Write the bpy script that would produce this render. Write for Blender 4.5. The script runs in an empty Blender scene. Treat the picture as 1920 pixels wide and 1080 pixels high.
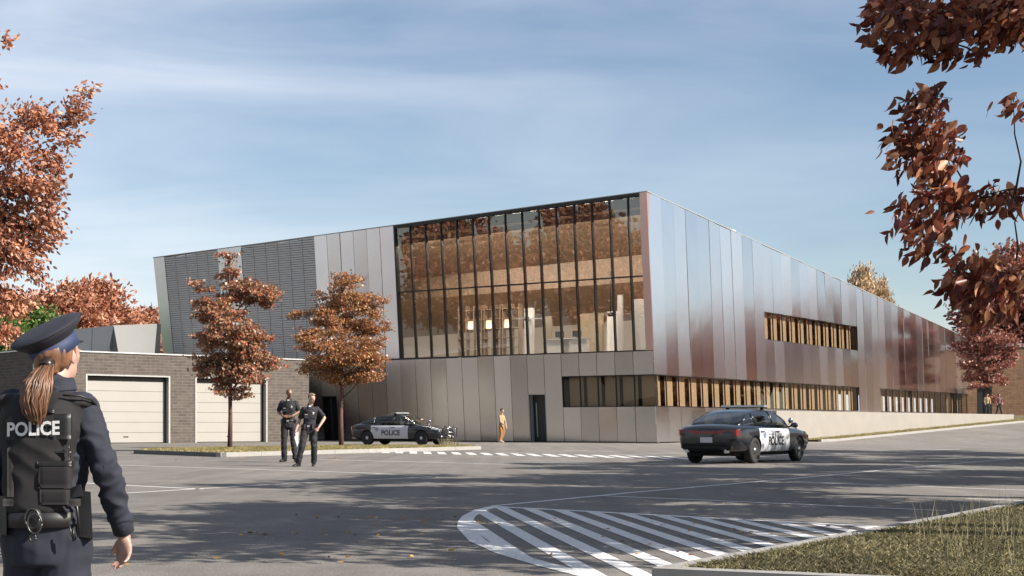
import bpy, bmesh, math, random
import numpy as np
from mathutils import Vector, Matrix, noise
V = Vector
rnd = random.Random(7)
C = bpy.context.scene.collection
scene = bpy.context.scene

# ---------------------------------------------------------------- camera, sky, sun, exposure
F = 2628.0                      # focal length in pixels of the 1920 wide photograph
CX, HY = 960.0, 797.0           # principal column, horizon row
CAMH = 1.0
cam_d = bpy.data.cameras.new('camera'); cam = bpy.data.objects.new('camera', cam_d); C.objects.link(cam)
cam.location = (0, 0, CAMH); cam.rotation_euler = (math.radians(90), 0, 0)
cam_d.sensor_width = 36; cam_d.lens = 36*F/1920; cam_d.shift_y = (HY-540)/1920
cam_d.clip_end = 2000; cam_d.clip_start = 0.05
scene.camera = cam
SUN_EL = math.radians(35)
SUN_AZ = V((0.925, -0.38, 0)).normalized()
sun_dir = V((SUN_AZ.x*math.cos(SUN_EL), SUN_AZ.y*math.cos(SUN_EL), math.sin(SUN_EL)))
sd = bpy.data.lights.new('sun', 'SUN'); so = bpy.data.objects.new('sun', sd); C.objects.link(so)
sd.energy = 5.0; sd.angle = math.radians(0.35); sd.color = (1.0, 0.93, 0.84)
so.rotation_euler = (-sun_dir).to_track_quat('-Z', 'Y').to_euler(); so.location = sun_dir*200
world = bpy.data.worlds.new('World'); scene.world = world; world.use_nodes = True
nt = world.node_tree; nt.nodes.clear()
wo = nt.nodes.new('ShaderNodeOutputWorld'); bg = nt.nodes.new('ShaderNodeBackground'); bg.inputs[1].default_value = 0.063
sky = nt.nodes.new('ShaderNodeTexSky'); sky.sky_type = 'NISHITA'; sky.sun_disc = False
sky.sun_elevation = SUN_EL; sky.sun_rotation = math.atan2(SUN_AZ.x, SUN_AZ.y)
sky.air_density = 1.0; sky.dust_density = 0.9; sky.ozone_density = 1.6
tc = nt.nodes.new('ShaderNodeTexCoord'); mp = nt.nodes.new('ShaderNodeMapping'); mp.inputs['Scale'].default_value = (1.3, 1.0, 6.5)
mp.inputs['Rotation'].default_value = (0.0, 0.22, 0.0)
n1 = nt.nodes.new('ShaderNodeTexNoise'); n1.inputs['Scale'].default_value = 1.9; n1.inputs['Detail'].default_value = 9; n1.inputs['Roughness'].default_value = .52; n1.inputs['Distortion'].default_value = .5
cr = nt.nodes.new('ShaderNodeValToRGB'); cr.color_ramp.elements[0].position = .36; cr.color_ramp.elements[1].position = .72
cr.color_ramp.elements[0].color = (0.03, 0.03, 0.03, 1); cr.color_ramp.elements[1].color = (.75, .75, .75, 1)
mx = nt.nodes.new('ShaderNodeMix'); mx.data_type = 'RGBA'; mx.inputs[7].default_value = (7.6, 7.8, 8.3, 1)
nt.links.new(tc.outputs['Generated'], mp.inputs[0]); nt.links.new(mp.outputs[0], n1.inputs[0]); nt.links.new(n1.outputs[0], cr.inputs[0])
sx_ = nt.nodes.new('ShaderNodeSeparateXYZ'); nt.links.new(tc.outputs['Generated'], sx_.inputs[0]); mw = nt.nodes.new('ShaderNodeMapRange'); mw.inputs[1].default_value = -.38; mw.inputs[2].default_value = .12; mw.inputs[3].default_value = 1.0; mw.inputs[4].default_value = .35; nt.links.new(sx_.outputs[0], mw.inputs[0]); ml = nt.nodes.new('ShaderNodeMath'); ml.operation = 'MULTIPLY'; nt.links.new(cr.outputs[0], ml.inputs[0]); nt.links.new(mw.outputs[0], ml.inputs[1]); nt.links.new(ml.outputs[0], mx.inputs[0]); nt.links.new(sky.outputs[0], mx.inputs[6]); nt.links.new(mx.outputs[2], bg.inputs[0]); nt.links.new(bg.outputs[0], wo.inputs[0])
scene.view_settings.view_transform = 'Standard'; scene.view_settings.look = 'None'; scene.view_settings.exposure = 1.12; scene.view_settings.gamma = 1
scene.render.engine = 'CYCLES'
try:
    scene.cycles.use_denoising = True; scene.cycles.transparent_max_bounces = 12; scene.cycles.max_bounces = 7
except Exception: pass

# ---------------------------------------------------------------- helpers
def W(px, py, Y): return V(((px-CX)/F*Y, Y, CAMH+(HY-py)/F*Y))
def G(px, py, z=0.0):
    Y = F*(CAMH-z)/(py-HY); return V(((px-CX)/F*Y, Y, z))
def tag(o, label=None, cat=None, group=None, kind=None):
    if label: o['label'] = label
    if cat: o['category'] = cat
    if group: o['group'] = group
    if kind: o['kind'] = kind
    return o
def empty(name, loc=(0,0,0), rz=0.0, label=None, cat=None, group=None, kind=None):
    o = bpy.data.objects.new(name, None); C.objects.link(o); o.location = loc; o.rotation_euler = (0,0,rz)
    o.empty_display_size = .2
    return tag(o, label, cat, group, kind)
def link(name, me, mat=None, parent=None, loc=None):
    o = bpy.data.objects.new(name, me); C.objects.link(o)
    if mat is not None and len(me.materials) == 0: me.materials.append(mat)
    if parent is not None: o.parent = parent
    if loc is not None: o.location = loc
    return o
class MB:
    def __init__(s): s.v = []; s.f = []; s.sm = []
    def face(s, pts, smooth=False):
        i = len(s.v); s.v += [tuple(p) for p in pts]; s.f.append(tuple(range(i, i+len(pts)))); s.sm.append(smooth)
    def hexa(s, p):      # p: 4 bottom + 4 top
        i = len(s.v); s.v += [tuple(q) for q in p]
        for q in ((0,3,2,1),(4,5,6,7),(0,1,5,4),(1,2,6,5),(2,3,7,6),(3,0,4,7)):
            s.f.append(tuple(i+k for k in q)); s.sm.append(False)
    def box(s, x0, x1, y0, y1, z0, z1):
        s.hexa([(x0,y0,z0),(x1,y0,z0),(x1,y1,z0),(x0,y1,z0),(x0,y0,z1),(x1,y0,z1),(x1,y1,z1),(x0,y1,z1)])
    def bar(s, a, b, w, h, up=V((0,0,1))):
        a = V(a); b = V(b); d = (b-a).normalized(); x = d.cross(up)
        x = V((1,0,0)) if x.length < 1e-4 else x.normalized()
        y = x.cross(d).normalized(); x = x*w/2; y = y*h/2
        s.hexa([a-x-y, a+x-y, a+x+y, a-x+y, b-x-y, b+x-y, b+x+y, b-x+y])
    def loft(s, rings, cap=True, smooth=True):   # rings: equal length point lists
        i = len(s.v); n = len(rings[0])
        for r in rings: s.v += [tuple(p) for p in r]
        for k in range(len(rings)-1):
            for j in range(n):
                a = i+k*n+j; b = i+k*n+(j+1)%n
                s.f.append((a, b, b+n, a+n)); s.sm.append(smooth)
        if cap:
            s.f.append(tuple(i+j for j in reversed(range(n)))); s.sm.append(False)
            s.f.append(tuple(i+(len(rings)-1)*n+j for j in range(n))); s.sm.append(False)
    def tube(s, pts, radii, n=8, cap=True, flat=1.0):
        pts = [V(p) for p in pts]; rings = []; px = None
        for k, p in enumerate(pts):
            d = (pts[min(k+1, len(pts)-1)]-pts[max(k-1, 0)])
            d = d.normalized() if d.length > 1e-9 else V((0,0,1))
            if px is None:
                px = d.cross(V((0,1,0))); px = V((1,0,0)) if px.length < .05 else px.normalized()
            px = (px - d*px.dot(d)); px = px.normalized() if px.length > 1e-6 else d.orthogonal().normalized()
            y = d.cross(px)
            r = radii[k] if hasattr(radii, '__len__') else radii
            rings.append([p+px*(math.cos(2*math.pi*j/n)*r)+y*(math.sin(2*math.pi*j/n)*r*flat) for j in range(n)])
        s.loft(rings, cap)
    def capsule(s, pts, radii, n=12):
        pts = [V(p) for p in pts]; radii = list(radii)
        d0 = (pts[0]-pts[1]).normalized(); d1 = (pts[-1]-pts[-2]).normalized()
        P = [pts[0]+d0*radii[0]*.98, pts[0]+d0*radii[0]*.7]; R = [radii[0]*.2, radii[0]*.72]
        P += pts; R += radii
        P += [pts[-1]+d1*radii[-1]*.7, pts[-1]+d1*radii[-1]*.98]; R += [radii[-1]*.72, radii[-1]*.2]
        s.tube(P, R, n)
    def ell(s, c, ax, ay, az, n=14, m=10):
        c = V(c); ax, ay, az = V(ax), V(ay), V(az); rings = []
        for k in range(m+1):
            t = math.pi*(k+.02)/(m+.04); r = math.sin(t)
            rings.append([c+ax*(r*math.cos(2*math.pi*j/n))+ay*(r*math.sin(2*math.pi*j/n))-az*math.cos(t) for j in range(n)])
        s.loft(rings)
    def disc(s, c, ax, ay, n=20):
        c = V(c); s.face([c+V(ax)*math.cos(2*math.pi*j/n)+V(ay)*math.sin(2*math.pi*j/n) for j in range(n)])
    def mesh(s, name):
        me = bpy.data.meshes.new(name); me.from_pydata(s.v, [], s.f); me.update()
        me.polygons.foreach_set('use_smooth', s.sm); me.update(); return me
    def build(s, name, mat, parent=None, loc=None): return link(name, s.mesh(name), mat, parent, loc)
def apply_mods(me, mods):
    o = bpy.data.objects.new('temp', me); C.objects.link(o)
    for t, kw in mods:
        m = o.modifiers.new(t, t)
        for k, v in kw.items(): setattr(m, k, v)
    dg = bpy.context.evaluated_depsgraph_get(); dg.update()
    out = bpy.data.meshes.new_from_object(o.evaluated_get(dg))
    bpy.data.objects.remove(o); return out
def fuse(mb, voxel=.01, smooth=4, wr=0.0, wscale=6, seed=0, cut=None, stretch=None):
    me = mb.mesh('f')
    out = apply_mods(me, [('REMESH', dict(mode='VOXEL', voxel_size=voxel)), ('SMOOTH', dict(iterations=smooth, factor=.5))])
    if wr:
        st = stretch or (1, 1, 1)
        no = [v.normal.copy() for v in out.vertices]
        for v, nn in zip(out.vertices, no):
            p = V((v.co.x*wscale*st[0], v.co.y*wscale*st[1], v.co.z*wscale*st[2]))+V((seed*3.1, seed, 0))
            k = 1-abs(noise.noise(p))*2.2
            v.co += nn*(wr*k)
    if cut:
        bm = bmesh.new(); bm.from_mesh(out)
        bmesh.ops.delete(bm, geom=[v for v in bm.verts if not cut(v.co)], context='VERTS'); bm.to_mesh(out); bm.free()
    out.polygons.foreach_set('use_smooth', [True]*len(out.polygons)); out.materials.clear(); return out

# ---------------------------------------------------------------- materials
def nodes(name):
    m = bpy.data.materials.new(name); m.use_nodes = True; nt = m.node_tree
    b = nt.nodes['Principled BSDF']; return m, nt, b
def simple(name, col, rough=.6, metal=0.0, var=.12, nscale=8, bump=0.0, bscale=60, spec=.5, coat=0.0, island=0.0, stretch=(1,1,1)):
    m, nt, b = nodes(name); L = nt.links.new
    tc = nt.nodes.new('ShaderNodeTexCoord'); mp = nt.nodes.new('ShaderNodeMapping'); mp.inputs['Scale'].default_value = stretch
    L(tc.outputs['Object'], mp.inputs[0])
    n = nt.nodes.new('ShaderNodeTexNoise'); n.inputs['Scale'].default_value = nscale; n.inputs['Detail'].default_value = 6
    L(mp.outputs[0], n.inputs[0])
    mr = nt.nodes.new('ShaderNodeMapRange'); mr.inputs[3].default_value = 1-var; mr.inputs[4].default_value = 1+var
    mr.inputs[1].default_value = .25; mr.inputs[2].default_value = .75
    L(n.outputs[0], mr.inputs[0]); fac = mr.outputs[0]
    if island:
        g = nt.nodes.new('ShaderNodeNewGeometry'); m2 = nt.nodes.new('ShaderNodeMapRange'); m2.inputs[3].default_value = 1-island; m2.inputs[4].default_value = 1+island
        L(g.outputs['Random Per Island'], m2.inputs[0]); mu = nt.nodes.new('ShaderNodeMath'); mu.operation = 'MULTIPLY'
        L(fac, mu.inputs[0]); L(m2.outputs[0], mu.inputs[1]); fac = mu.outputs[0]
    vm = nt.nodes.new('ShaderNodeVectorMath'); vm.operation = 'SCALE'; vm.inputs[0].default_value = [q*.70 for q in col]
    L(fac, vm.inputs['Scale']); L(vm.outputs[0], b.inputs['Base Color'])
    b.inputs['Roughness'].default_value = rough; b.inputs['Metallic'].default_value = metal
    b.inputs['Specular IOR Level'].default_value = spec; b.inputs['Coat Weight'].default_value = coat
    if bump:
        n2 = nt.nodes.new('ShaderNodeTexNoise'); n2.inputs['Scale'].default_value = bscale; n2.inputs['Detail'].default_value = 4
        L(mp.outputs[0], n2.inputs[0])
        bp = nt.nodes.new('ShaderNodeBump'); bp.inputs['Strength'].default_value = bump; bp.inputs['Distance'].default_value = .01
        L(n2.outputs[0], bp.inputs['Height']); L(bp.outputs[0], b.inputs['Normal'])
    return m
def metal_mat(name, col, rough, isl, risl=.05, bump=.12):
    m, nt, b = nodes(name); L = nt.links.new
    g = nt.nodes.new('ShaderNodeNewGeometry'); r = g.outputs['Random Per Island']
    tc = nt.nodes.new('ShaderNodeTexCoord')
    n = nt.nodes.new('ShaderNodeTexNoise'); n.inputs['Scale'].default_value = .35; n.inputs['Detail'].default_value = 3; L(tc.outputs['Object'], n.inputs[0])
    mr = nt.nodes.new('ShaderNodeMapRange'); mr.inputs[3].default_value = 1-isl; mr.inputs[4].default_value = 1+isl; L(r, mr.inputs[0])
    mn = nt.nodes.new('ShaderNodeMapRange'); mn.inputs[3].default_value = .93; mn.inputs[4].default_value = 1.07; L(n.outputs[0], mn.inputs[0])
    mu = nt.nodes.new('ShaderNodeMath'); mu.operation = 'MULTIPLY'; L(mr.outputs[0], mu.inputs[0]); L(mn.outputs[0], mu.inputs[1])
    vm = nt.nodes.new('ShaderNodeVectorMath'); vm.operation = 'SCALE'; vm.inputs[0].default_value = col; L(mu.outputs[0], vm.inputs['Scale']); L(vm.outputs[0], b.inputs['Base Color'])
    b.inputs['Metallic'].default_value = 1.0
    r2 = nt.nodes.new('ShaderNodeMapRange'); r2.inputs[3].default_value = rough-risl; r2.inputs[4].default_value = rough+risl; L(r, r2.inputs[0]); L(r2.outputs[0], b.inputs['Roughness'])
    n3 = nt.nodes.new('ShaderNodeTexNoise'); n3.inputs['Scale'].default_value = .8; n3.inputs['Detail'].default_value = 1; L(tc.outputs['Object'], n3.inputs[0])
    bp = nt.nodes.new('ShaderNodeBump'); bp.inputs['Strength'].default_value = bump; bp.inputs['Distance'].default_value = .05
    L(n3.outputs[0], bp.inputs['Height']); L(bp.outputs[0], b.inputs['Normal'])
    return m
def glass_mat(name, tint, refl=.25, rough=0.0, wave=0.02):
    m, nt, b = nodes(name); L = nt.links.new; nt.nodes.remove(b)
    out = nt.nodes['Material Output']
    t = nt.nodes.new('ShaderNodeBsdfTransparent'); t.inputs[0].default_value = (*tint, 1)
    gl = nt.nodes.new('ShaderNodeBsdfGlossy'); gl.inputs['Roughness'].default_value = rough; gl.inputs[0].default_value = (.95,.93,.9,1)
    lw = nt.nodes.new('ShaderNodeLayerWeight'); fr = nt.nodes.new('ShaderNodeMath'); fr.operation = 'POWER'; fr.inputs[1].default_value = 4.0; L(lw.outputs['Facing'], fr.inputs[0])
    mr = nt.nodes.new('ShaderNodeMapRange'); mr.inputs[3].default_value = refl; mr.inputs[4].default_value = 1.0; L(fr.outputs[0], mr.inputs[0])
    mx = nt.nodes.new('ShaderNodeMixShader'); L(mr.outputs[0], mx.inputs[0]); L(t.outputs[0], mx.inputs[1]); L(gl.outputs[0], mx.inputs[2]); L(mx.outputs[0], out.inputs[0])
    tc = nt.nodes.new('ShaderNodeTexCoord'); n3 = nt.nodes.new('ShaderNodeTexNoise'); n3.inputs['Scale'].default_value = .9; n3.inputs['Detail'].default_value = 1; L(tc.outputs['Object'], n3.inputs[0])
    bp = nt.nodes.new('ShaderNodeBump'); bp.inputs['Strength'].default_value = wave; bp.inputs['Distance'].default_value = .05
    L(n3.outputs[0], bp.inputs['Height']); L(bp.outputs[0], gl.inputs['Normal'])
    return m
def brick_mat(name, c1, c2, mortar, scale=1.0):
    m, nt, b = nodes(name); L = nt.links.new
    tc = nt.nodes.new('ShaderNodeTexCoord'); sp = nt.nodes.new('ShaderNodeSeparateXYZ'); cb = nt.nodes.new('ShaderNodeCombineXYZ')
    L(tc.outputs['Object'], sp.inputs[0])
    ad = nt.nodes.new('ShaderNodeMath'); L(sp.outputs[0], ad.inputs[0]); L(sp.outputs[1], ad.inputs[1]); L(ad.outputs[0], cb.inputs[0]); L(sp.outputs[2], cb.inputs[1])
    br = nt.nodes.new('ShaderNodeTexBrick'); L(cb.outputs[0], br.inputs[0]); br.inputs['Scale'].default_value = scale
    br.inputs['Color1'].default_value = (*c1, 1); br.inputs['Color2'].default_value = (*c2, 1); br.inputs['Mortar'].default_value = (*mortar, 1)
    br.inputs['Brick Width'].default_value = .56; br.inputs['Row Height'].default_value = .165; br.inputs['Mortar Size'].default_value = .014; br.inputs['Mortar Smooth'].default_value = .2
    n = nt.nodes.new('ShaderNodeTexNoise'); n.inputs['Scale'].default_value = 3.0; n.inputs['Detail'].default_value = 8; L(tc.outputs['Object'], n.inputs[0])
    mr = nt.nodes.new('ShaderNodeMapRange'); mr.inputs[3].default_value = .6; mr.inputs[4].default_value = 1.4; L(n.outputs[0], mr.inputs[0])
    vm = nt.nodes.new('ShaderNodeVectorMath'); vm.operation = 'SCALE'; L(br.outputs[0], vm.inputs[0]); L(mr.outputs[0], vm.inputs['Scale']); L(vm.outputs[0], b.inputs['Base Color'])
    b.inputs['Roughness'].default_value = .85
    bp = nt.nodes.new('ShaderNodeBump'); bp.invert = True; bp.inputs['Strength'].default_value = .5; bp.inputs['Distance'].default_value = .01
    L(br.outputs['Fac'], bp.inputs['Height']); L(bp.outputs[0], b.inputs['Normal'])
    return m
def leaf_mat(name, cols, transl=.35, rough=.45):
    m, nt, b = nodes(name); L = nt.links.new; out = nt.nodes['Material Output']
    g = nt.nodes.new('ShaderNodeNewGeometry'); cr = nt.nodes.new('ShaderNodeValToRGB'); L(g.outputs['Random Per Island'], cr.inputs[0])
    el = cr.color_ramp.elements
    for i, c in enumerate(cols):
        p = i/(len(cols)-1)
        e = el[i] if i < 1 else (el[-1] if i == len(cols)-1 else el.new(p)); e.position = p; e.color = (*c, 1)
    tc = nt.nodes.new('ShaderNodeTexCoord'); n = nt.nodes.new('ShaderNodeTexNoise'); n.inputs['Scale'].default_value = .9; n.inputs['Detail'].default_value = 2; L(tc.outputs['Object'], n.inputs[0])
    mr = nt.nodes.new('ShaderNodeMapRange'); mr.inputs[1].default_value = .3; mr.inputs[2].default_value = .7; mr.inputs[3].default_value = .95; mr.inputs[4].default_value = 1.75; L(n.outputs[0], mr.inputs[0])
    vm = nt.nodes.new('ShaderNodeVectorMath'); vm.operation = 'SCALE'; L(cr.outputs[0], vm.inputs[0]); L(mr.outputs[0], vm.inputs['Scale'])
    L(vm.outputs[0], b.inputs['Base Color']); b.inputs['Roughness'].default_value = rough; b.inputs['Specular IOR Level'].default_value = .45
    tr = nt.nodes.new('ShaderNodeBsdfTranslucent'); L(vm.outputs[0], tr.inputs[0])
    mx = nt.nodes.new('ShaderNodeMixShader'); mx.inputs[0].default_value = transl; L(b.outputs[0], mx.inputs[1]); L(tr.outputs[0], mx.inputs[2]); L(mx.outputs[0], out.inputs[0])
    return m
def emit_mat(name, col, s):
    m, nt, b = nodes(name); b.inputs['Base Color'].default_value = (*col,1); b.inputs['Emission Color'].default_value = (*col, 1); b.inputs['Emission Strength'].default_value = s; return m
def asphalt_mat():
    m, nt, b = nodes('asphalt'); L = nt.links.new
    tc = nt.nodes.new('ShaderNodeTexCoord')
    def nz(s, d=5, r=.6):
        n = nt.nodes.new('ShaderNodeTexNoise'); n.inputs['Scale'].default_value = s; n.inputs['Detail'].default_value = d; n.inputs['Roughness'].default_value = r; L(tc.outputs['Object'], n.inputs[0]); return n.outputs[0]
    a = nz(55, 3); c = nz(.35, 6); v = nt.nodes.new('ShaderNodeTexVoronoi'); v.inputs['Scale'].default_value = 90; L(tc.outputs['Object'], v.inputs[0])
    def mr(x, lo, hi, a0=.3, a1=.7):
        q = nt.nodes.new('ShaderNodeMapRange'); q.inputs[1].default_value = a0; q.inputs[2].default_value = a1; q.inputs[3].default_value = lo; q.inputs[4].default_value = hi; L(x, q.inputs[0]); return q.outputs[0]
    def mul(x, y):
        q = nt.nodes.new('ShaderNodeMath'); q.operation = 'MULTIPLY'; L(x, q.inputs[0]); L(y, q.inputs[1]); return q.outputs[0]
    mp_ = nt.nodes.new('ShaderNodeMapping'); mp_.inputs['Rotation'].default_value = (0,0,math.radians(-34)); mp_.inputs['Scale'].default_value = (1.6,.06,1); L(tc.outputs['Object'], mp_.inputs[0]); ns = nt.nodes.new('ShaderNodeTexNoise'); ns.inputs['Scale'].default_value = 1.0; ns.inputs['Detail'].default_value = 3; L(mp_.outputs[0], ns.inputs[0]); big = mul(mr(ns.outputs[0], .80, 1.10), mr(nz(1.7, 4), .88, 1.08, .35, .6))
    k = mul(mul(mul(mr(a, .62, 1.4), mr(c, .85, 1.14)), big), mr(v.outputs['Distance'], 1.25, .75, 0, .9))
    vm = nt.nodes.new('ShaderNodeVectorMath'); vm.operation = 'SCALE'; vm.inputs[0].default_value = (.162, .148, .133); L(k, vm.inputs['Scale']); L(vm.outputs[0], b.inputs['Base Color'])
    b.inputs['Roughness'].default_value = .88; b.inputs['Specular IOR Level'].default_value = .25
    bp = nt.nodes.new('ShaderNodeBump'); bp.inputs['Strength'].default_value = .5; bp.inputs['Distance'].default_value = .006; L(a, bp.inputs['Height']); L(bp.outputs[0], b.inputs['Normal'])
    return m
M = dict(
 asphalt=asphalt_mat(), paint=simple('white_paint', (.80,.78,.76), .7, var=.22, nscale=30),
 kerb=simple('concrete_kerb', (.36,.345,.32), .85, var=.1, nscale=5, bump=.3),
 shadekerb=simple('shaded_kerb', (.16,.155,.15), .85, var=.1, nscale=5, bump=.3),  # kerb colour darkened to stand for the side in shade
 conc=simple('rendered_concrete', (.34,.31,.27), .9, var=.07, nscale=1.2, bump=.25, bscale=30),
 soil=simple('soil', (.085,.07,.045), .95, var=.35, nscale=12, bump=.8),
 lawn=simple('lawn', (.12,.105,.05), .95, var=.3, nscale=3, bump=.8),
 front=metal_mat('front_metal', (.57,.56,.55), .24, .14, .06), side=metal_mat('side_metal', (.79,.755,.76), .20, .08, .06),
 fin=metal_mat('fin_reflection_metal', (.62,.42,.37), .35, .05), light=metal_mat('reflection_white_metal', (.80,.80,.78), .36, .05), pale=simple('pale_painted_metal', (.42,.42,.41), .4, .2, var=.04, nscale=.5),  # fin pink and panel whiteness are reflections put into the metal colour
 louver=simple('louver_metal', (.66,.62,.57), .5, .0, var=.05), seam=simple('dark_backing', (.03,.03,.032), .6),
 mull=simple('mullion', (.025,.024,.024), .35, .3, var=.05), roof=simple('roof_membrane', (.3,.3,.3), .8),
 glass=glass_mat('window_glass', (.95,.93,.89), .17, 0, .02), lglass=glass_mat('tinted_glass', (.88,.82,.74), .07, 0, .02),
 blind=simple('roller_blind', (.36,.285,.19), .8, var=.06, nscale=1), wood=simple('wood_ceiling', (.29,.215,.15), .5, var=.2, nscale=2, stretch=(1,8,1)),
 inwall=simple('inner_wall', (.60,.57,.53), .8, var=.04), inwhite=simple('inner_white', (.85,.83,.80), .6, var=.02), infloor=simple('inner_floor', (.35,.29,.23), .35),
 indark=simple('inner_dark', (.05,.045,.04), .6), fillw=emit_mat('added_fill_warm', (1.0,.88,.74), 58), fillc=emit_mat('added_fill_rear', (1.0,.88,.74), 17), lampd=emit_mat('lamp_down', (1.0,.86,.70), 3.0), glowp=emit_mat('glow_panel', (1.0,.80,.55), .8),  # warm and rear emitters are added fill; the panel one paints a glow
 brick=brick_mat('grey_brown_brick', (.082,.066,.054), (.056,.045,.038), (.12,.102,.086)), brick2=brick_mat('orange_brick', (.20,.115,.06), (.15,.082,.045), (.08,.055,.04)),
 cap=simple('parapet_cap', (.65,.65,.64), .4, .4), gdoor=simple('garage_panel', (.38,.36,.325), .55, var=.03, nscale=1), gframe=simple('garage_frame', (.5,.5,.48), .4, .5),
 darkdoor=simple('dark_door', (.02,.023,.028), .4, var=.1), bark=simple('reddish_bark', (.13,.065,.055), .9, var=.35, nscale=12, bump=.6, stretch=(1,1,.2)),
 barkd=simple('dark_bark', (.035,.028,.026), .9, var=.35, nscale=12, bump=.8, stretch=(1,1,.2)),
)
L_red = leaf_mat('copper_leaves', [(.11,.04,.024),(.24,.09,.05),(.34,.15,.085),(.44,.25,.16),(.28,.10,.05)])
L_near = leaf_mat('dark_copper_leaves', [(.06,.015,.012),(.10,.024,.016),(.24,.075,.035),(.075,.018,.014),(.46,.22,.11)], .42, .4)
L_shade = leaf_mat('shading_leaves', [(.06,.018,.012),(.10,.03,.016),(.16,.05,.02)], .12, .5)
L_t1 = leaf_mat('red_green_leaves', [(.12,.085,.045),(.20,.11,.06),(.29,.19,.115),(.22,.09,.05),(.15,.08,.055),(.27,.14,.08),(.40,.07,.035)], .25, .36)
L_t2 = leaf_mat('ochre_leaves', [(.17,.105,.045),(.27,.13,.05),(.14,.09,.045),(.25,.085,.045),(.31,.16,.06),(.18,.06,.045)], .3, .38)
L_pink = leaf_mat('pink_leaves', [(.17,.06,.045),(.26,.105,.075),(.12,.04,.032),(.34,.17,.12)], .25)
L_green = leaf_mat('green_leaves', [(.05,.09,.02),(.09,.14,.03),(.04,.06,.018)], .3)
L_pale = leaf_mat('pale_leaves', [(.30,.20,.12),(.40,.30,.18),(.24,.15,.08)], .3)
# ---------------------------------------------------------------- ground
UX = V((.5629, .8265, 0)); TX = V((-.8265, .5629, 0)); NF = V((-.5629, -.8265, 0)); NR = V((.8265, -.5629, 0))
CORN = V((8.0, 77.3, 0))
PD = V((.643, .766, 0))
def ss(x): x = max(0, min(1, x)); return x*x*(3-2*x)
def gz(x, y):
    p = .643*x+.766*y
    z = .038*max(0, min(p-78, 50)) if p > 78 else 0
    q = (x+1.9)**2+(y-4.4)**2
    return z-.3*ss((4.5-math.sqrt(q))/2.6)
def axis(lo, hi, fine0, fine1, step, big):
    a = []; x = fine0
    while x <= fine1+1e-6: a.append(x); x += step
    r = step; x = fine0
    while x > lo: r *= big; x -= r; a.append(x)
    r = step; x = fine1
    while x < hi: r *= big; x += r; a.append(x)
    return sorted(a)
def ground():
    xs = axis(-900, 900, -8, 60, 1.0, 1.35); ys = axis(-400, 1500, -2, 140, 1.0, 1.35); mb = MB()
    xs = sorted(set(xs) | {-7.5+.5*i for i in range(24)}); ys = sorted(set(ys) | {-1.5+.5*i for i in range(24)})
    for x in xs:
        for y in ys: mb.v.append((x, y, gz(x, y)))
    n = len(ys)
    for i in range(len(xs)-1):
        for j in range(n-1): mb.f.append((i*n+j, (i+1)*n+j, (i+1)*n+j+1, i*n+j+1)); mb.sm.append(True)
    tag(mb.build('ground', M['asphalt']), 'grey asphalt yard and road with speckled surface', kind='structure')
ground()
def flat_poly(mb, pts, z): mb.face([(p[0], p[1], gz(p[0], p[1])+z) for p in pts])
def strip(mb, pts, w, z=.004):
    for a, b in zip(pts[:-1], pts[1:]):
        a = V((a[0], a[1], 0)); b = V((b[0], b[1], 0)); L = (b-a).length; n = max(1, int(L/1.0)); d = (b-a)/n; s = V((-d.y, d.x, 0)).normalized()*w/2
        for k in range(n):
            p = a+d*k; q = a+d*(k+1)
            mb.face([(u.x, u.y, gz(u.x, u.y)+z) for u in (p-s, q-s, q+s, p+s)])
lines = [
 [(924,949),(1183,924),(1504,896),(1684,879),(1897,860.5)],
 [(-60,862),(215,872),(700,887.5),(825,895)], [(-30,896),(230,910),(380,917.5)], [(235,925),(540,907),(820,894)],
 [(595,861.5),(960,871),(1132,875)], [(1132,930),(1774,958)], [(1492,904),(1960,921)], [(1813,935),(1960,941)],
 [(902,842.5),(1270,849)], [(905,850.5),(1100,845)], [(1105,855),(1290,849)], [(1330,858),(1560,866)], [(1290,861),(1600,850),(1800,842)], [(-60,839),(150,843),(252,845)]]
for i, ln in enumerate(lines):
    mb = MB(); pts = [G(*p) for p in ln]
    if i == 0 and False: pass
    strip(mb, [(p.x, p.y) for p in pts], .10 if i else .10, .004)
    tag(mb.build('road_line', M['paint']), kind='structure')
def clip(poly, n, c, keep_less=True):
    out = []
    for a, b in zip(poly, poly[1:]+poly[:1]):
        da = n[0]*a[0]+n[1]*a[1]-c; db = n[0]*b[0]+n[1]*b[1]-c
        if not keep_less: da, db = -da, -db
        if da <= 0: out.append(a)
        if (da < 0) != (db < 0) and abs(da-db) > 1e-9:
            t = da/(da-db); out.append((a[0]+(b[0]-a[0])*t, a[1]+(b[1]-a[1])*t))
    return out
poly = [(-.24,17.29),(-.44,16.5),(-.545,15.4),(-.56,14.5),(-.533,13.6),(-.367,12.05),(-.124,10.9),(.189,9.92),(.424,9.29),(.80,8.40),(4.14,13.35)]
mb = MB(); pin = []
for i, p in enumerate(poly):
    a = V((*poly[i-1], 0)); b = V((*p, 0)); c = V((*poly[(i+1) % len(poly)], 0))
    d1 = (b-a).normalized(); d2 = (c-b).normalized(); n = V((-(d1+d2).y, (d1+d2).x, 0)).normalized()
    k = .15/max(.45, n.dot(V((-d1.y, d1.x, 0)))); pin.append(b+n*k)
nP = len(poly)
for i in range(nP):
    j = (i+1) % nP
    if i in (nP-2,): continue     # the planter kerb closes this side
    mb.face([(*poly[i], .004), (*poly[j], .004), (pin[j].x, pin[j].y, .004), (pin[i].x, pin[i].y, .004)])
inner = [(p.x, p.y) for p in pin]
inner[-1] = (4.05, 13.21); inner[-2] = (.82, 8.42)
k = 0
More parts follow.
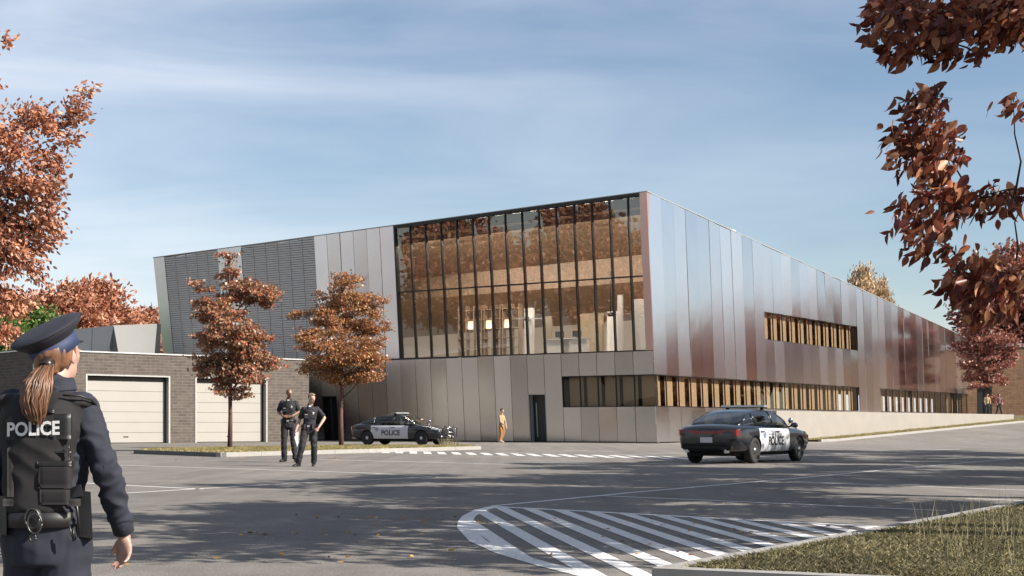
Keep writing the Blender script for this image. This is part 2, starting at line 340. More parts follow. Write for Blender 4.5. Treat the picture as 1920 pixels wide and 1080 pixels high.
while k < 22:
    q0 = 1.99+k*.312-.62; pl = clip(clip(inner, (.99,.13), q0+.145), (.99,.13), q0, False)
    if len(pl) > 2: mb.face([(p[0], p[1], .004) for p in pl])
    k += 1
tag(mb.build('hatched_road_marking', M['paint']), kind='structure')
# distant hatched band in front of the facade
mb = MB(); a = G(690, 848.8); b = G(1330, 862.3); d = (b-a); L = d.length; d.normalize(); s = V((-d.y, d.x, 0)); 
n = int(L/1.0)
 

for k in range(int(L/.75)):
    p = a+d*(k*.75); q = p+s*2.6-d*2.9
    mb.face([(u.x, u.y, .0042) for u in (p, p+d*.40, q+d*.40, q)])
tag(mb.build('striped_crossing', M['paint']), kind='structure')
# fallen leaves
def leaf_template(kind):
    if kind == 0:   # simple folded leaf, 6 verts
        v = np.array([(0,0,0),(.28,.3,.06),(.22,.72,.05),(0,1,0),(-.22,.72,.05),(-.28,.3,.06)], float); f = [(0,1,2,3),(0,3,4,5)]
    elif kind == 1: # rounder near leaf
        v = np.array([(0,0,0),(.17,.14,.05),(.27,.38,.07),(.22,.66,.05),(.09,.88,.0),(0,1.04,-.05),(-.09,.88,.0),(-.22,.66,.05),(-.27,.38,.07),(-.17,.14,.05),(0,.5,-.02)], float)
        f = [(0,1,2,10),(10,2,3,4),(10,4,5,6),(10,6,7,8),(10,8,9,0)]
    else:           # maple like, five points
        v = np.array([(0,0,0),(.5,.12,.06),(.26,.36,.0),(.55,.7,.05),(.16,.62,0),(0,1.05,-.05),(-.16,.62,0),(-.55,.7,.05),(-.26,.36,0),(-.5,.12,.06)], float)
        f = [(0,1,2,3,4,5,6,7,8,9)]
    return v, f
def leaves_mesh(name, pos, size, up, rs, kind=0, mats=None, spread=1.0):
    """pos (n,3), size (n,), up (n,3) mean axis direction of each leaf"""
    v, f = leaf_template(kind); n = len(pos); pos = np.asarray(pos, float)
    ax = np.asarray(up, float)+rs.normal(0, .55*spread, (n,3)); ax /= np.linalg.norm(ax, axis=1)[:,None]+1e-9
    r = rs.normal(0, 1, (n,3)); nx = np.cross(ax, r); nx /= np.linalg.norm(nx, axis=1)[:,None]+1e-9; nz = np.cross(nx, ax)
    wv = rs.uniform(.7,1.2,(n,1,1)); cv = rs.normal(1,1.3,(n,1,1))*spread; bend = (rs.normal(-.12,.16,(n,1,1))*spread)*(v[None,:,1:2]**2)
    P = pos[:,None,:] + size[:,None,None]*(v[None,:,0:1]*wv*nx[:,None,:]+v[None,:,1:2]*ax[:,None,:]+(v[None,:,2:3]*cv+bend)*nz[:,None,:])
    P = P.reshape(-1,3); k = len(v); me = bpy.data.meshes.new(name)
    loops = np.concatenate([np.array(q) for q in f]); ls = np.array([len(q) for q in f])
    nl = len(loops); allL = (loops[None,:]+(np.arange(n)*k)[:,None]).reshape(-1)
    starts = np.concatenate([[0], np.cumsum(ls)[:-1]]); allS = (starts[None,:]+(np.arange(n)*nl)[:,None]).reshape(-1)
    me.vertices.add(len(P)); me.vertices.foreach_set('co', P.reshape(-1))
    me.loops.add(len(allL)); me.loops.foreach_set('vertex_index', allL.astype(np.int32))
    me.polygons.add(len(allS)); me.polygons.foreach_set('loop_start', allS.astype(np.int32)); me.polygons.foreach_set('loop_total', np.tile(ls, n).astype(np.int32))
    me.update(calc_edges=True); me.validate(); return me
rs = np.random.RandomState(3)
pos = []; 
for cx, cy, sx, sy, n in ((-1.3,10.6,.9,.25,14),(1.6,11.6,.5,1.3,40),(-1.6,12.6,.9,.25,22),(-.6,15,1.2,.3,14),(-8,41,2.5,1.6,40),(1,18,6,5,14),(-3,10.4,.8,.4,9),(3,13,.9,1.0,22),(-.4,14.2,.5,.15,10)):
    for i in range(n):
        x, y = rs.normal(cx, sx), rs.normal(cy, sy)
        if y < 8.6 or x > .82+.662*(y-8.34)-.1: continue
        pos.append((x, y, gz(x, y)+.012))
me = leaves_mesh('fallen_leaves', pos, rs.uniform(.035,.062,len(pos)), np.stack([rs.normal(0,1,len(pos)), rs.normal(0,1,len(pos)), rs.normal(0,.05,len(pos))], 1), rs, 0, spread=.15)
for vv in me.vertices: vv.co.z = min(max(vv.co.z, .008), .03)
tag(link('fallen_leaves', me, leaf_mat('fallen_leaf', [(.22,.09,.03),(.30,.18,.04),(.18,.06,.03),(.14,.08,.045)], .1)), 'scattered yellow and orange fallen leaves on asphalt', 'fallen leaves', kind='stuff')

# ---------------------------------------------------------------- kerbed planting beds
def kerb_run(name, pts, w, h, mat, label, cat, seg=1.0, group=None, z0=-.35):
    r = empty(name, V((*pts[0], 0)), label=label, cat=cat, group=group); mb = MB()
    for a, b in zip(pts[:-1], pts[1:]):
        a = V((*a, 0)); b = V((*b, 0)); L = (b-a).length; d = (b-a)/L; s = V((-d.y, d.x, 0))*w; n = max(1, int(L/seg))
        for k in range(n):
            p = a+d*(L*k/n); q = a+d*(L*(k+1)/n-.012)
            zp, zq = gz(p.x, p.y), gz(q.x, q.y)
            B = [V((u.x, u.y, z+z0))-r.location for u, z in ((p,zp),(q,zq),(q+s,zq),(p+s,zp))]
            T = [V((u.x, u.y, z+h))-r.location for u, z in ((p,zp),(q,zq),(q+s,zq),(p+s,zp))]
            mb.hexa(B+T)
    mb.build('kerb_stone', mat, r); return r
# right foreground bed
kd = (V((5.79,15.84,0))-V((.82,8.34,0))).normalized()
K0 = V((.82,8.34,0)); K1 = K0+kd*45; K2 = K1+V((9,-6,0)); K3 = K0+V((.917,-.4,0))*12
bed = kerb_run('planting_bed', [(K3.x,K3.y),(K0.x,K0.y)], -.14, .15, M['kerb'], 'concrete-kerbed grass bed in the right foreground corner', 'planting bed', 2.5)
mb = MB(); r0 = V((K3.x, K3.y, 0))
n = 18; sd_ = V((kd.y, -kd.x, 0))*.14; kk = (K1-K0)
for k in range(n):
    a = K0+kk*(k/n)+kd*.001; b = K0+kk*((k+1)/n)-kd*.012
    if k == 0: a = a+kd*.16
    mb.hexa([u+V((0,0,-.35))-r0 for u in (a, b, b+sd_, a+sd_)]+[u+V((0,0,.15))-r0 for u in (a, b, b+sd_, a+sd_)])
mb.build('kerb_stone', M['kerb'], bed)
mb = MB(); i0 = K0+sd_+V((.05,.03,0))
mb.face([u+V((0,0,.13))-r0 for u in (K0+sd_*.9+kd*.1, K3+V((0,.1,0)), K2+V((10,-15,0)), K2, K1+sd_*.9)]); mb.build('soil', M['soil'], bed)
def in_bed(x, y):
    p = V((x, y, 0))-K0; return p.dot(V((kd.y, -kd.x, 0))) > .15 and (p.x*.4+p.y*.917) > .15
def grass(name, pts, h, w, mat, label, seed=1, lean=.35):
    rs = np.random.RandomState(seed); n = len(pts); P = np.asarray(pts, float)
    a = rs.uniform(0, 6.283, n); dx = np.stack([np.cos(a), np.sin(a), np.zeros(n)], 1); hh = h*rs.uniform(.5, 1.2, n)[:,None]; l = rs.normal(0, lean, (n,2))
    tip = np.concatenate([l*hh, hh], 1); b = rs.uniform(0, 6.283, n); 
    v = np.stack([P-dx*w/2, P+dx*w/2, P+tip*.55+dx*w*.4, P+tip*np.array([1.3,1.3,1.0]), P+tip*.55-dx*w*.4], 1).reshape(-1,3)
    me = bpy.data.meshes.new(name); me.from_pydata(v.tolist(), [], [(5*i,5*i+1,5*i+2,5*i+3,5*i+4) for i in range(n)]); me.update()
    return tag(link(name, me, mat), label, 'grass', kind='stuff')
g_mat = leaf_mat('ground_cover', [(.03,.032,.014),(.085,.075,.03),(.22,.18,.09),(.025,.03,.012),(.11,.085,.04),(.04,.045,.018),(.30,.25,.14)], .15, .7)
d_mat = leaf_mat('dry_grass', [(.24,.20,.11),(.18,.16,.09),(.14,.14,.07),(.30,.25,.15)], .25, .7)
pts = []
while len(pts) < 75000:
    y = 7.2+16*rnd.random()**1.7; x = .6+rnd.random()*(y*.37+.3)
    if in_bed(x, y): pts.append((x, y, .13))
grass('grass', pts, .038, .015, g_mat, 'short dense olive ground cover in the foreground bed', 2, .8)
pts = []
for i in range(52):
    y = rnd.uniform(7.8, 13.5); px = rnd.triangular(1700, 2000, 1880); x = (px-CX)/F*y
    if not in_bed(x, y): continue
    for j in range(rnd.randint(2, 6)): pts.append((x+rnd.gauss(0,.05), y+rnd.gauss(0,.05), .13))
grass('tall_grass', pts, .30, .0038, d_mat, 'tall thin dry grass stalks at the right of the bed', 3, .14)
# island with the two maples
IS = [(-9.1,43.8),(-1.26,57.2),(-1.9,60.2),(-7.4,59.2),(-11.6,55.6),(-13.5,51.0),(-13.2,48.9)]
isl = kerb_run('tree_island', IS[0:4], .2, .14, M['kerb'], 'kerbed grass island with two autumn maples before the garage', 'island', 1.8)
mb = MB()
for a, b in ((IS[3],IS[4]),(IS[4],IS[5]),(IS[5],IS[6]),(IS[6],IS[0])):
    a = V((*a,0)); b = V((*b,0)); d = (b-a).normalized(); s = V((-d.y,d.x,0))*.2
    mb.hexa([u+V((0,0,z))-isl.location for z in (-.3,.138) for u in (a, b-d*.01, b-d*.01+s, a+s)])
mb.build('shaded_kerb_stone', M['shadekerb'], isl)  # shade on the left sides is put into this darker kerb
cen = V((sum(p[0] for p in IS)/7, sum(p[1] for p in IS)/7, 0))
mb = MB(); ins = [V((*p,0))+(cen-V((*p,0))).normalized()*.22 for p in IS]
mb.face([p+V((0,0,.13))-isl.location for p in ins]); mb.build('turf', M['lawn'], isl)
pts = []
def inside(x, y, pl):
    c = False
    for a, b in zip(pl, pl[1:]+pl[:1]):
        if (a[1] > y) != (b[1] > y) and x < (b[0]-a[0])*(y-a[1])/(b[1]-a[1])+a[0]: c = not c
    return c
ip = [(p.x, p.y) for p in ins]
while len(pts) < 26000:
    x, y = rnd.uniform(-15, -1), rnd.uniform(43, 68)
    if inside(x, y, ip): pts.append((x, y, .13))
i_mat = leaf_mat('island_grass', [(.17,.145,.05),(.23,.18,.075),(.12,.115,.04),(.30,.24,.11)], .25, .7)
grass('island_grass', pts, .055, .03, i_mat, 'dry short grass growing on the tree island', 5, .4)
pts = [(rnd.gauss(-2.7,.22), rnd.gauss(59.0,.3), .13) for _ in range(90)]
grass('tall_grass_tuft', pts, .34, .02, d_mat, 'tuft of tall dry grass in front of the parked patrol car', 6, .3)

# ---------------------------------------------------------------- retaining wall, terrace, verge on the right
RW0 = V((15.8,83.7,0)); RD = V((24.6,29.3,0)).normalized(); RN = V((RD.y,-RD.x,0)); RL = 38.4; TZ = 1.86
rw = empty('retaining_wall', RW0, label='long pale rendered retaining wall along the terrace', cat='wall')
mb = MB(); mb.hexa([u+V((0,0,z)) for z in (-.5,TZ) for u in (V((0,0,0)), RD*RL, RD*RL-RN*.35, -RN*.35)]); mb.build('wall_body', M['conc'], rw)
we_ = CORN+UX*16.2+NR*.03-RW0; wd_ = V((we_.y,-we_.x,0)).normalized()*.2; ws_ = -RN*.356
mb = MB(); mb.hexa([V((u.x,u.y,z)) for z in (-.5,TZ) for u in (ws_, we_, we_+wd_, ws_+wd_)]); mb.build('end_wall', M['conc'], rw)
mb = MB(); mb.hexa([u+V((0,0,z)) for z in (-.5,TZ) for u in (RN*0-RN*.35, -RN*.353, -RN*9+RD*-1.0, -RN*9)]) 
bpy.data.objects.remove
t0 = RW0-RN*.352
mb = MB(); mb.face([t0+V((0,0,TZ-.03)), t0+RD*38.3+V((0,0,TZ-.03)), t0+RD*50-RN*5+V((0,0,TZ-.03)), CORN+UX*72+V((0,0,TZ-.03)), CORN+UX*16.2+NR*.02+V((0,0,TZ-.03))])
tag(mb.build('terrace', M['conc']), kind='structure')
def verge(px0, px1, off0, off1, z, name, mat, lab=None):
    mb = MB(); n = 24
    for k in range(n):
        a = RW0+RD*(2+(RL+22)*k/n); b = RW0+RD*(2+(RL+22)*(k+1)/n)
        q = [a+RN*off0, b+RN*off0, b+RN*off1, a+RN*off1]
        mb.face([(u.x, u.y, gz(u.x,u.y)+z) for u in q])
    return tag(mb.build(name, mat), kind='structure')
verge(0,0,.01,1.7,.10,'grass_verge',M['lawn'])
mb = MB()
for k in range(8):
    a = RW0+RD*(38.42+k*3); b = RW0+RD*(38.42+(k+1)*3)
    mb.face([(a.x,a.y,gz(a.x,a.y)+.12), (b.x,b.y,gz(b.x,b.y)+.12), ((b-RN*9).x,(b-RN*9).y,TZ+.0), ((a-RN*9).x,(a-RN*9).y,TZ+.0)])
tag(mb.build('grass_bank', M['lawn']), kind='structure')
pts = []
for i in range(9000):
    u = RW0+RD*rnd.uniform(2, RL+18)+RN*rnd.uniform(.05,1.65); pts.append((u.x, u.y, gz(u.x,u.y)+.1))
grass('verge_grass', pts, .11, .035, i_mat, 'strip of short grass along the retaining wall', 8, .4)
a = RW0+RD*2+RN*1.7
kerb_pts = [((RW0+RD*(2+k*2.4)+RN*1.9).x, (RW0+RD*(2+k*2.4)+RN*1.9).y) for k in range(25)]
kerb_run('road_kerb', kerb_pts, .2, .14, M['kerb'], 'pale concrete kerb edging the verge and right-hand road', 'kerb', 2.3)
# ---------------------------------------------------------------- main building
B0 = CORN
bld = empty('civic_building', B0, label='large metal-clad building with leaning facade and tall glazed corner', cat='building')
def zt(t): return 13.8-.022*t-.00017*t*t
def zr(u): return 13.8-.0845*u
def dF(t): return .7+.9*(t/38.4)**3
def SF(t, z, out=0.0):
    k = z/13.8; p = TX*t+NF*(dF(t)*k+out)-NR*(.25*k); return V((p.x, p.y, z))
def SR(u, z, out=0.0):
    k = z/13.8; p = UX*u+NF*(.7*k)+NR*(out-.25*k); return V((p.x, p.y, z))
def panel(mb, S, a0, a1, z0, z1, tilt=0.0, out=0.0, th=.05, gap=.012, nz=6):
    f0 = z1 if callable(z1) else (lambda a: z1)
    a0 += gap; a1 -= gap; o = [[rnd.uniform(-tilt, tilt) for _ in range(2)] for _ in range(2)]
    def pt(k, m, back):
        w = k/nz; h = m/2; a = a0+(a1-a0)*h; z = z0+gap+(f0(a)-gap-z0-gap)*w
        oo = (o[0][0]*(1-h)+o[0][1]*h)*(1-w)+(o[1][0]*(1-h)+o[1][1]*h)*w
        return tuple(S(a, z, out+oo-(th if back else 0)))
    i0 = len(mb.v)
    for k in range(nz+1):
        for m in (0, 1, 2): mb.v.append(pt(k, m, 0))
    for k in range(nz):
        for m in (0, 1): a = i0+k*3+m; mb.f.append((a, a+1, a+4, a+3)); mb.sm.append(True)
    for k in range(nz):
        mb.face([pt(k,0,0), pt(k+1,0,0), pt(k+1,0,1), pt(k,0,1)]); mb.face([pt(k,2,0), pt(k+1,2,0), pt(k+1,2,1), pt(k,2,1)])
    mb.face([pt(0,0,0), pt(0,2,0), pt(0,2,1), pt(0,0,1)]); mb.face([pt(nz,0,0), pt(nz,2,0), pt(nz,2,1), pt(nz,0,1)])
tk = [0.0]+[1.3+1.18*k for k in range(15)]          # ... 17.82
def sbox(mb, S, a0, a1, z0, z1, o0, o1):
    mb.hexa([S(a0,z0,o0), S(a1,z0,o0), S(a1,z0,o1), S(a0,z0,o1), S(a0,z1,o0), S(a1,z1,o0), S(a1,z1,o1), S(a0,z1,o1)])
mb = MB()
for i in range(15):
    a, b = tk[i], tk[i+1]
    if i == 0: a = .02
    if b < 6.1: panel(mb, SF, a, b, .05, 2.03, .012, nz=2); panel(mb, SF, a, b, 3.79, 5.10, .012, nz=2)
    elif abs(a-7.2) < .1: panel(mb, SF, a, b, 2.79, 5.10, .012, nz=2)
    else: panel(mb, SF, a, b, .05, 5.10, .015, nz=4)
t = 17.82
while t < 38.6:
    e = min(t+1.18, 38.8)
    if abs(t-22.54) < .1: e = 23.2
    if abs(t-23.2) < .1: e = 24.4; panel(mb, SF, t, e, 2.85, 5.10, .012, nz=2)
    else: panel(mb, SF, t, e, .05, 5.10, .015, nz=4)
    t = e
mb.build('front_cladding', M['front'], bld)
mb = MB()
for k in range(6): panel(mb, SF, 17.84+k*1.077, 17.84+(k+1)*1.077, 5.12, zt, .03, nz=8)
mb.build('upper_panels', metal_mat('upper_metal', (.82,.78,.77), .30, .14, .06), bld)
for a_, b_ in ((30.66,31.73),(31.73,32.8),(37.75,38.8)): mb = MB(); panel(mb, SF, a_, b_, 5.12, zt, .0, nz=8); mb.build('reflection_white_panel', M['light'], bld)  # panels whitened to carry a bluish-white reflection in their colour
mb = MB(); panel(mb, SF, .005, .47, 5.12, zt, .0, out=.01, th=.42, gap=.004, nz=6); mb.build('corner_fin', M['fin'], bld)  # pink of the fin is a reflection put into its colour
# seams backing strips
mb = MB()
for t in [x for x in tk[1:]]+[17.82+1.18*k for k in range(1, 18)]: sbox(mb, SF, t-.05, t+.05, .04, 5.1, -.09, -.055)
for k in range(7): t = 17.84+k*1.077; sbox(mb, SF, t-.05, t+.05, 5.1, zt(t)-.05, -.09, -.055)
t = 24.35
sbox(mb, SF, 24.32, 30.64, 5.1, 12.85, -.34, -.30); sbox(mb, SF, 32.82, 37.73, 5.1, 12.6, -.34, -.30)
sbox(mb, SF, 6.0, 38.8, 5.05, 5.15, -.12, -.06)
sbox(mb, SF, 0, 7.2, 0, .06, -.3, -.02); sbox(mb, SF, 8.4, 23.2, 0, .06, -.3, -.02); sbox(mb, SF, 24.4, 38.8, 0, .06, -.3, -.02)
for u in [1.5*k for k in range(1, 42)]: sbox(mb, SR, u-.05, u+.05, 3.8, zr(u)-.05, -.09, -.055) if not (14.5 < u < 31.6) else (sbox(mb, SR, u-.05, u+.05, 3.8, 6.5, -.09, -.055), sbox(mb, SR, u-.05, u+.05, 8.26, zr(u)-.05, -.09, -.055))
mb.build('seam_backing', M['seam'], bld)
# louvres
for a, b, n in ((24.3, 30.66, 6), (32.8, 37.75, 5)):
    for k in range(n):
        p0 = a+(b-a)*k/n+.03; p1 = a+(b-a)*(k+1)/n-.03; mb = MB(); z = 5.2
        while z < zt(p1)-.12:
            mb.hexa([SF(p0,z,-.10), SF(p1,z,-.10), SF(p1,z,-.0), SF(p0,z,-.0), SF(p0,z+.135,-.12), SF(p1,z+.135,-.12), SF(p1,z+.122,-.04), SF(p0,z+.122,-.04)])
            z += .15
        sbox(mb, SF, p0-.03, p0-.005, 5.12, zt(p0)-.01, -.1, .02)
        mb.build('louver_panel', M['louver'], bld)
# side cladding
mb = MB(); us = [0.0]+[1.5*k for k in range(1, 42)]+[62.4]
for a, b in zip(us[:-1], us[1:]):
    if a == 0: a = .02
    m = (a+b)/2
    if 14.9 < m < 31.5: panel(mb, SR, a, b, 3.79, 6.48, .02, nz=3); panel(mb, SR, a, b, 8.24, zr, .035, nz=5)
    elif 36 < m < 59.9 or m < 31.5: panel(mb, SR, a, b, 3.79, zr, .035, nz=8)
    else: panel(mb, SR, a, b, .05, zr, .035, nz=8)
    if m < 31.5 or 36 < m < 59.9: panel(mb, SR, a, b, .05, 2.03, .012, nz=2)
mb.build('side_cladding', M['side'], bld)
mb = MB()
for k in range(20):
    a, b = 38.8*k/20, 38.8*(k+1)/20; a += (.05 if k == 0 else 0); mb.hexa([SF(a,zt(a),-.5), SF(b-.004,zt(b),-.5), SF(b-.004,zt(b),.03), SF(a,zt(a),.03), SF(a,zt(a)+.045,-.5), SF(b-.004,zt(b)+.045,-.5), SF(b-.004,zt(b)+.045,.03), SF(a,zt(a)+.045,.03)])
    a, b = 62.4*k/20, 62.4*(k+1)/20; mb.hexa([SR(a,zr(a),-.5), SR(b-.004,zr(b),-.5), SR(b-.004,zr(b),.03), SR(a,zr(a),.03), SR(a,zr(a)+.045,-.5), SR(b-.004,zr(b)+.045,-.5), SR(b-.004,zr(b)+.045,.03), SR(a,zr(a)+.045,.03)])
mb.build('parapet_trim', M['pale'], bld)
# roof and hidden walls
TL, RLn = 38.8, 62.4
mb = MB(); q = [SF(.3,zt(0)-.05,-.35), SF(TL,zt(TL)-.05,-.35), V((*(TX*TL+UX*RLn).xy, 8.0)), SR(RLn,zr(RLn)-.05,-.35)]; mb.face(q)
mb.build('roof', M['roof'], bld)
mb = MB(); e = TX*TL; w = UX*RLn; o = V((0,0,0)); up = lambda p, z: V((p.x, p.y, z))
mb.face([SF(TL,0,-.06), SF(TL,zt(TL),-.06), up(e+w,8.0), up(e+w,0)]); mb.face([up(w,0), SR(RLn,zr(RLn),-.06), up(e+w,8.0), up(e+w,0)])
mb.build('rear_wall', M['front'], bld)
# interior shells
mb = MB(); I = lambda t, d, z: V((*(TX*t+UX*d).xy, z))
mb.face([I(.5,.25,5.06), I(31,.25,5.06), I(31,12,5.06), I(.5,12,5.06)]); mb.build('upper_floor', M['infloor'], bld)
mb = MB(); mb.face([I(.9,12,5.06), I(31,12,5.06), I(31,12,13), I(.9,12,13)]); mb.face([I(31,.1,5.06), I(31,12,5.06), I(31,12,12.6), I(31,-1.0,12.6)])
mb.face([I(.62,.3,5.06), I(.9,12,5.06), I(.9,12,13.2), I(.9,.2,13.2)]); mb.build('inner_wall', M['inwall'], bld)
mb = MB()
for k in range(10):
    d0, d1 = .1+k*1.2, .1+(k+1)*1.2
    zz = lambda d: 13.1-.42*d
    mb.face([I(.5,d0-.5*(k==0),zz(d0)), I(31,d0-.9*(k==0),zz(d0)-.75), I(31,d1,zz(d1)-.75), I(.5,d1,zz(d1))])
mb.build('wood_ceiling', M['wood'], bld)
mb = MB()
mb.face([I(.9,4.5,0), I(19,4.5,0), I(19,4.5,5), I(.9,4.5,5)]); mb.face([I(.3,.3,4.3), I(19,.3,4.3), I(19,4.5,4.3), I(.3,4.5,4.3)])
mb.face([I(4.5,.3,0), I(4.5,62,0), I(4.5,62,8.4), I(4.5,.3,4.4)]); mb.face([I(.3,.6,4.3), I(.3,62,4.3), I(4.5,62,4.3), I(4.5,.6,4.3)]); mb.face([I(.3,12.2,8.6), I(.3,62,8.5), I(4.5,62,8.5), I(4.5,12.2,8.6)])
mb.face([I(.3,.4,.02), I(.3,62,.02), I(4.5,62,.02), I(4.5,.4,.02)])
mb.build('inner_partition', M['indark'], bld)
mb = MB(); mb.face([I(3.6,36,2.0), I(3.6,60,2.0), I(3.6,60,3.4), I(3.6,36,3.4)]); mb.build('daylight_glow_wall', emit_mat('daylight_glow', (.62,.72,.82), .75), bld)  # glowing wall stands in for daylight seen through the windows
# curtain wall
cw_ = MB()
sbox(cw_, SF, .47, 17.84, 5.085, 5.16, -.34, -.02); sbox(cw_, SF, 17.74, 17.83, 5.16, 13.3, -.34, -.02)
for k in range(14): a, b = .47+(17.84-.47)*k/14, .47+(17.84-.47)*(k+1)/14; sbox(cw_, SF, a, b-.003, zt(b)-.16, zt(b)-.01, -.34, -.0)
curt = cw_.build('curtain_wall', M['mull'], bld)
bays = [.47]+tk[1:]
for k in range(15):
    a, b = bays[k], bays[k+1]
    if k: m = MB(); sbox(m, SF, a-.033, a+.033, 5.16, zt(a)-.15, -.32, -.08); m.build('mullion', M['mull'], curt)
    m = MB(); sbox(m, SF, a+.035, b-.035, 9.20, 9.28, -.24, -.1); m.build('transom', M['mull'], curt)
    for z0, z1 in ((5.16, 9.19), (9.29, zt(b)-.15)):
        o = [rnd.uniform(-.012, .012) for _ in range(4)]; m = MB()
        m.face([SF(a+.04,z0,-.16+o[0]), SF(a+.04,z1,-.16+o[2]), SF(b-.04,z1,-.16+o[3]), SF(b-.04,z0,-.16+o[1])]); m.build('pane', M['glass'], curt)
# ribbon windows
def ribbon(S, bounds, z0, z1, blind, name, gm, side, bl_lo=0.18, bl_hi=1.0, bdep=-.42):
    fr = MB(); a, b = bounds[0], bounds[-1]
    sbox(fr, S, a, b, z0-.03, z0, -.5, -.01); sbox(fr, S, a, b, z1, z1+.03, -.5, -.01)
    if a > .1: sbox(fr, S, a-.0, a+.03, z0, z1, -.5, -.01)
    sbox(fr, S, b-.03, b, z0, z1, -.5, -.01)
    f = fr.build(name, M['mull'], bld)
    for i, (p, q) in enumerate(zip(bounds[:-1], bounds[1:])):
        m = MB(); o = [rnd.uniform(-.006,.006) for _ in range(4)]
        m.face([S(p+.012,z0,-.07+o[0]), S(p+.012,z1,-.07+o[1]), S(q-.012,z1,-.07+o[2]), S(q-.012,z0,-.07+o[3])]); m.build('pane', gm, f)
        if i: m = MB(); sbox(m, S, p-.02, p+.02, z0, z1, -.13, -.05); m.build('glazing_bar', M['mull'], f)
        if blind:
            w = q-p; m = MB(); sbox(m, S, p+w*bl_lo, p+w*bl_hi, z0+.02, z1-.02, bdep-.02, bdep); m.build('blind', M['blind'], f)
        elif side:
            m = MB(); sbox(m, S, p+.45, p+.95, z0, z1, -.9, -.7); m.build('wood_post', M['wood'], f)
    return f
ribbon(SF, [.03]+tk[1:6], 2.06, 3.76, True, 'ribbon_window', M['lglass'], False, .0, .80)
ribbon(SR, [.03]+[1.5*k for k in range(1, 21)]+[31.3], 2.06, 3.76, True, 'ribbon_window', M['lglass'], True, .30, .92)
ribbon(SR, [15+1.5*k for k in range(11)]+[31.3], 6.50, 8.22, True, 'ribbon_window', M['lglass'], True, .30, .92)
ribbon(SR, [36+1.5*k for k in range(17)], 2.06, 3.76, False, 'ribbon_window', M['lglass'], True)
# doors of the facade
for a, b, h in ((7.2, 8.38, 2.76), (23.2, 24.4, 2.8)):
    m = MB(); sbox(m, SF, a+.03, b-.03, .02, h, -.5, -.42); d = m.build('entrance_door', M['darkdoor'], bld)
    m = MB(); sbox(m, SF, a, a+.03, .02, h, -.5, -.0); sbox(m, SF, b-.03, b, .02, h, -.5, 0); sbox(m, SF, a, b, h, h+.03, -.5, 0); m.build('door_frame', M['cap'] if a < 10 else M['mull'], d)
    m = MB(); sbox(m, SF, b-.30, b-.25, .3, 2.3, -.41, -.38); m.build('handle', M['cap'] if a < 10 else M['mull'], d)
# furniture of the upper room
def inner(name, label, cat, t, d, build, group=None):
    r = empty(name, B0+V((*(TX*t+UX*d).xy, 5.07)), math.atan2(TX.y, TX.x), label, cat, group); build(r); return r
def slab(w, h, dep, mat, nm='panel'):
    def f(r): m = MB(); m.box(-w/2, w/2, -dep/2, dep/2, 0, h); m.build(nm, M[mat], r)
    return f
def screen(w, h, mat):
    def f(r):
        m = MB(); m.box(-w/2, w/2, -.08, .08, .06, h); m.build('panel', M[mat], r); m = MB(); m.box(-w/2-.05, w/2+.05, -.12, .12, 0, .06); m.build('base', M['mull'], r)
    return f
inner('room_divider', 'tall bright white divider behind the glass, nearest to its centre', 'divider', 9.9, 2.2, screen(.62, 3.0, 'inwhite'))
inner('room_divider', 'slim beige divider beside the bright central one behind glass', 'divider', 8.9, 2.8, screen(.4, 2.5, 'blind'))
inner('room_divider', 'broad white divider behind the glass close to the building corner', 'divider', 1.9, 1.6, screen(.95, 3.1, 'inwhite'))
inner('room_divider', 'narrow white divider behind glass between fan and broad divider', 'divider', 3.3, 1.7, screen(.3, 3.4, 'inwhite'))
inner('room_divider', 'white divider directly behind the right ceiling fan', 'divider', 5.0, 4.0, screen(1.0, 2.7, 'inwhite'))
inner('room_divider', 'wide tan divider at the back of the glazed room', 'divider', 7.0, 4.5, screen(1.8, 2.7, 'blind'))
def shelf(r):
    m = MB()
    for x in (-.9, -.3, .3, .9): m.box(x-.03, x+.03, -.2, .2, 0, 3.4)
    m.build('upright', M['wood'], r); m = MB()
    for z in (.1, .7, 1.3, 1.9, 2.5, 3.1): m.box(-.87, .87, -.18, .18, z, z+.04)
    m.build('shelf', M['wood'], r)
    m = MB(); m.box(-.26, .26, -.02, .02, 1.95, 2.45); m.build('glow_back', M['glowp'], r)  # glow stands in for sunlit reflections, not a lamp
for i, t in enumerate((12.0, 13.4, 14.8)):
    inner('shelving_unit', ('open wooden shelving nearest the bright divider behind the glass', 'middle open wooden shelving with an added glow panel behind the glass', 'open wooden shelving farthest left behind the glass')[i], 'shelves', t, 3.0, shelf, 'shelving units behind the big glass wall')
def desk(r):
    m = MB(); m.box(-.9, .9, -.35, .35, .95, 1.0); m.build('desk_top', M['inwhite'], r); m = MB(); m.box(-.85, .85, -.02, .3, 0, .94); m.build('front_panel', M['inwhite'], r)
    m = MB(); m.box(-.3, .3, -.02, .02, 1.1, 1.45); m.box(-.03, .03, -.02, .02, 1.0, 1.1); m.build('monitor', M['mull'], r)
for i, t in enumerate((6.1, 7.3)):
    inner('reception_desk', ('white desk with dark monitor behind glass above the door', 'second white desk behind glass left of the first')[i], 'desk', t, 1.5, desk)
def fan(r):
    m = MB(); m.tube([(0,0,2.4),(0,0,4.8)], .03); m.build('rod', M['mull'], r); m = MB(); m.tube([(0,0,2.2),(0,0,2.42)], .16, 12); m.build('motor', M['mull'], r)
    for k in range(4):
        a = k*math.pi/2+.3; m = MB(); m.bar((.15*math.cos(a),.15*math.sin(a),2.3), (1.15*math.cos(a),1.15*math.sin(a),2.32), .22, .03); m.build('blade', M['louver'], r)
inner('ceiling_fan', 'dark ceiling fan in front of the bright white divider', 'fan', 9.7, 1.6, fan); inner('ceiling_fan', 'dark ceiling fan behind glass nearer the building corner', 'fan', 3.9, 1.6, fan)
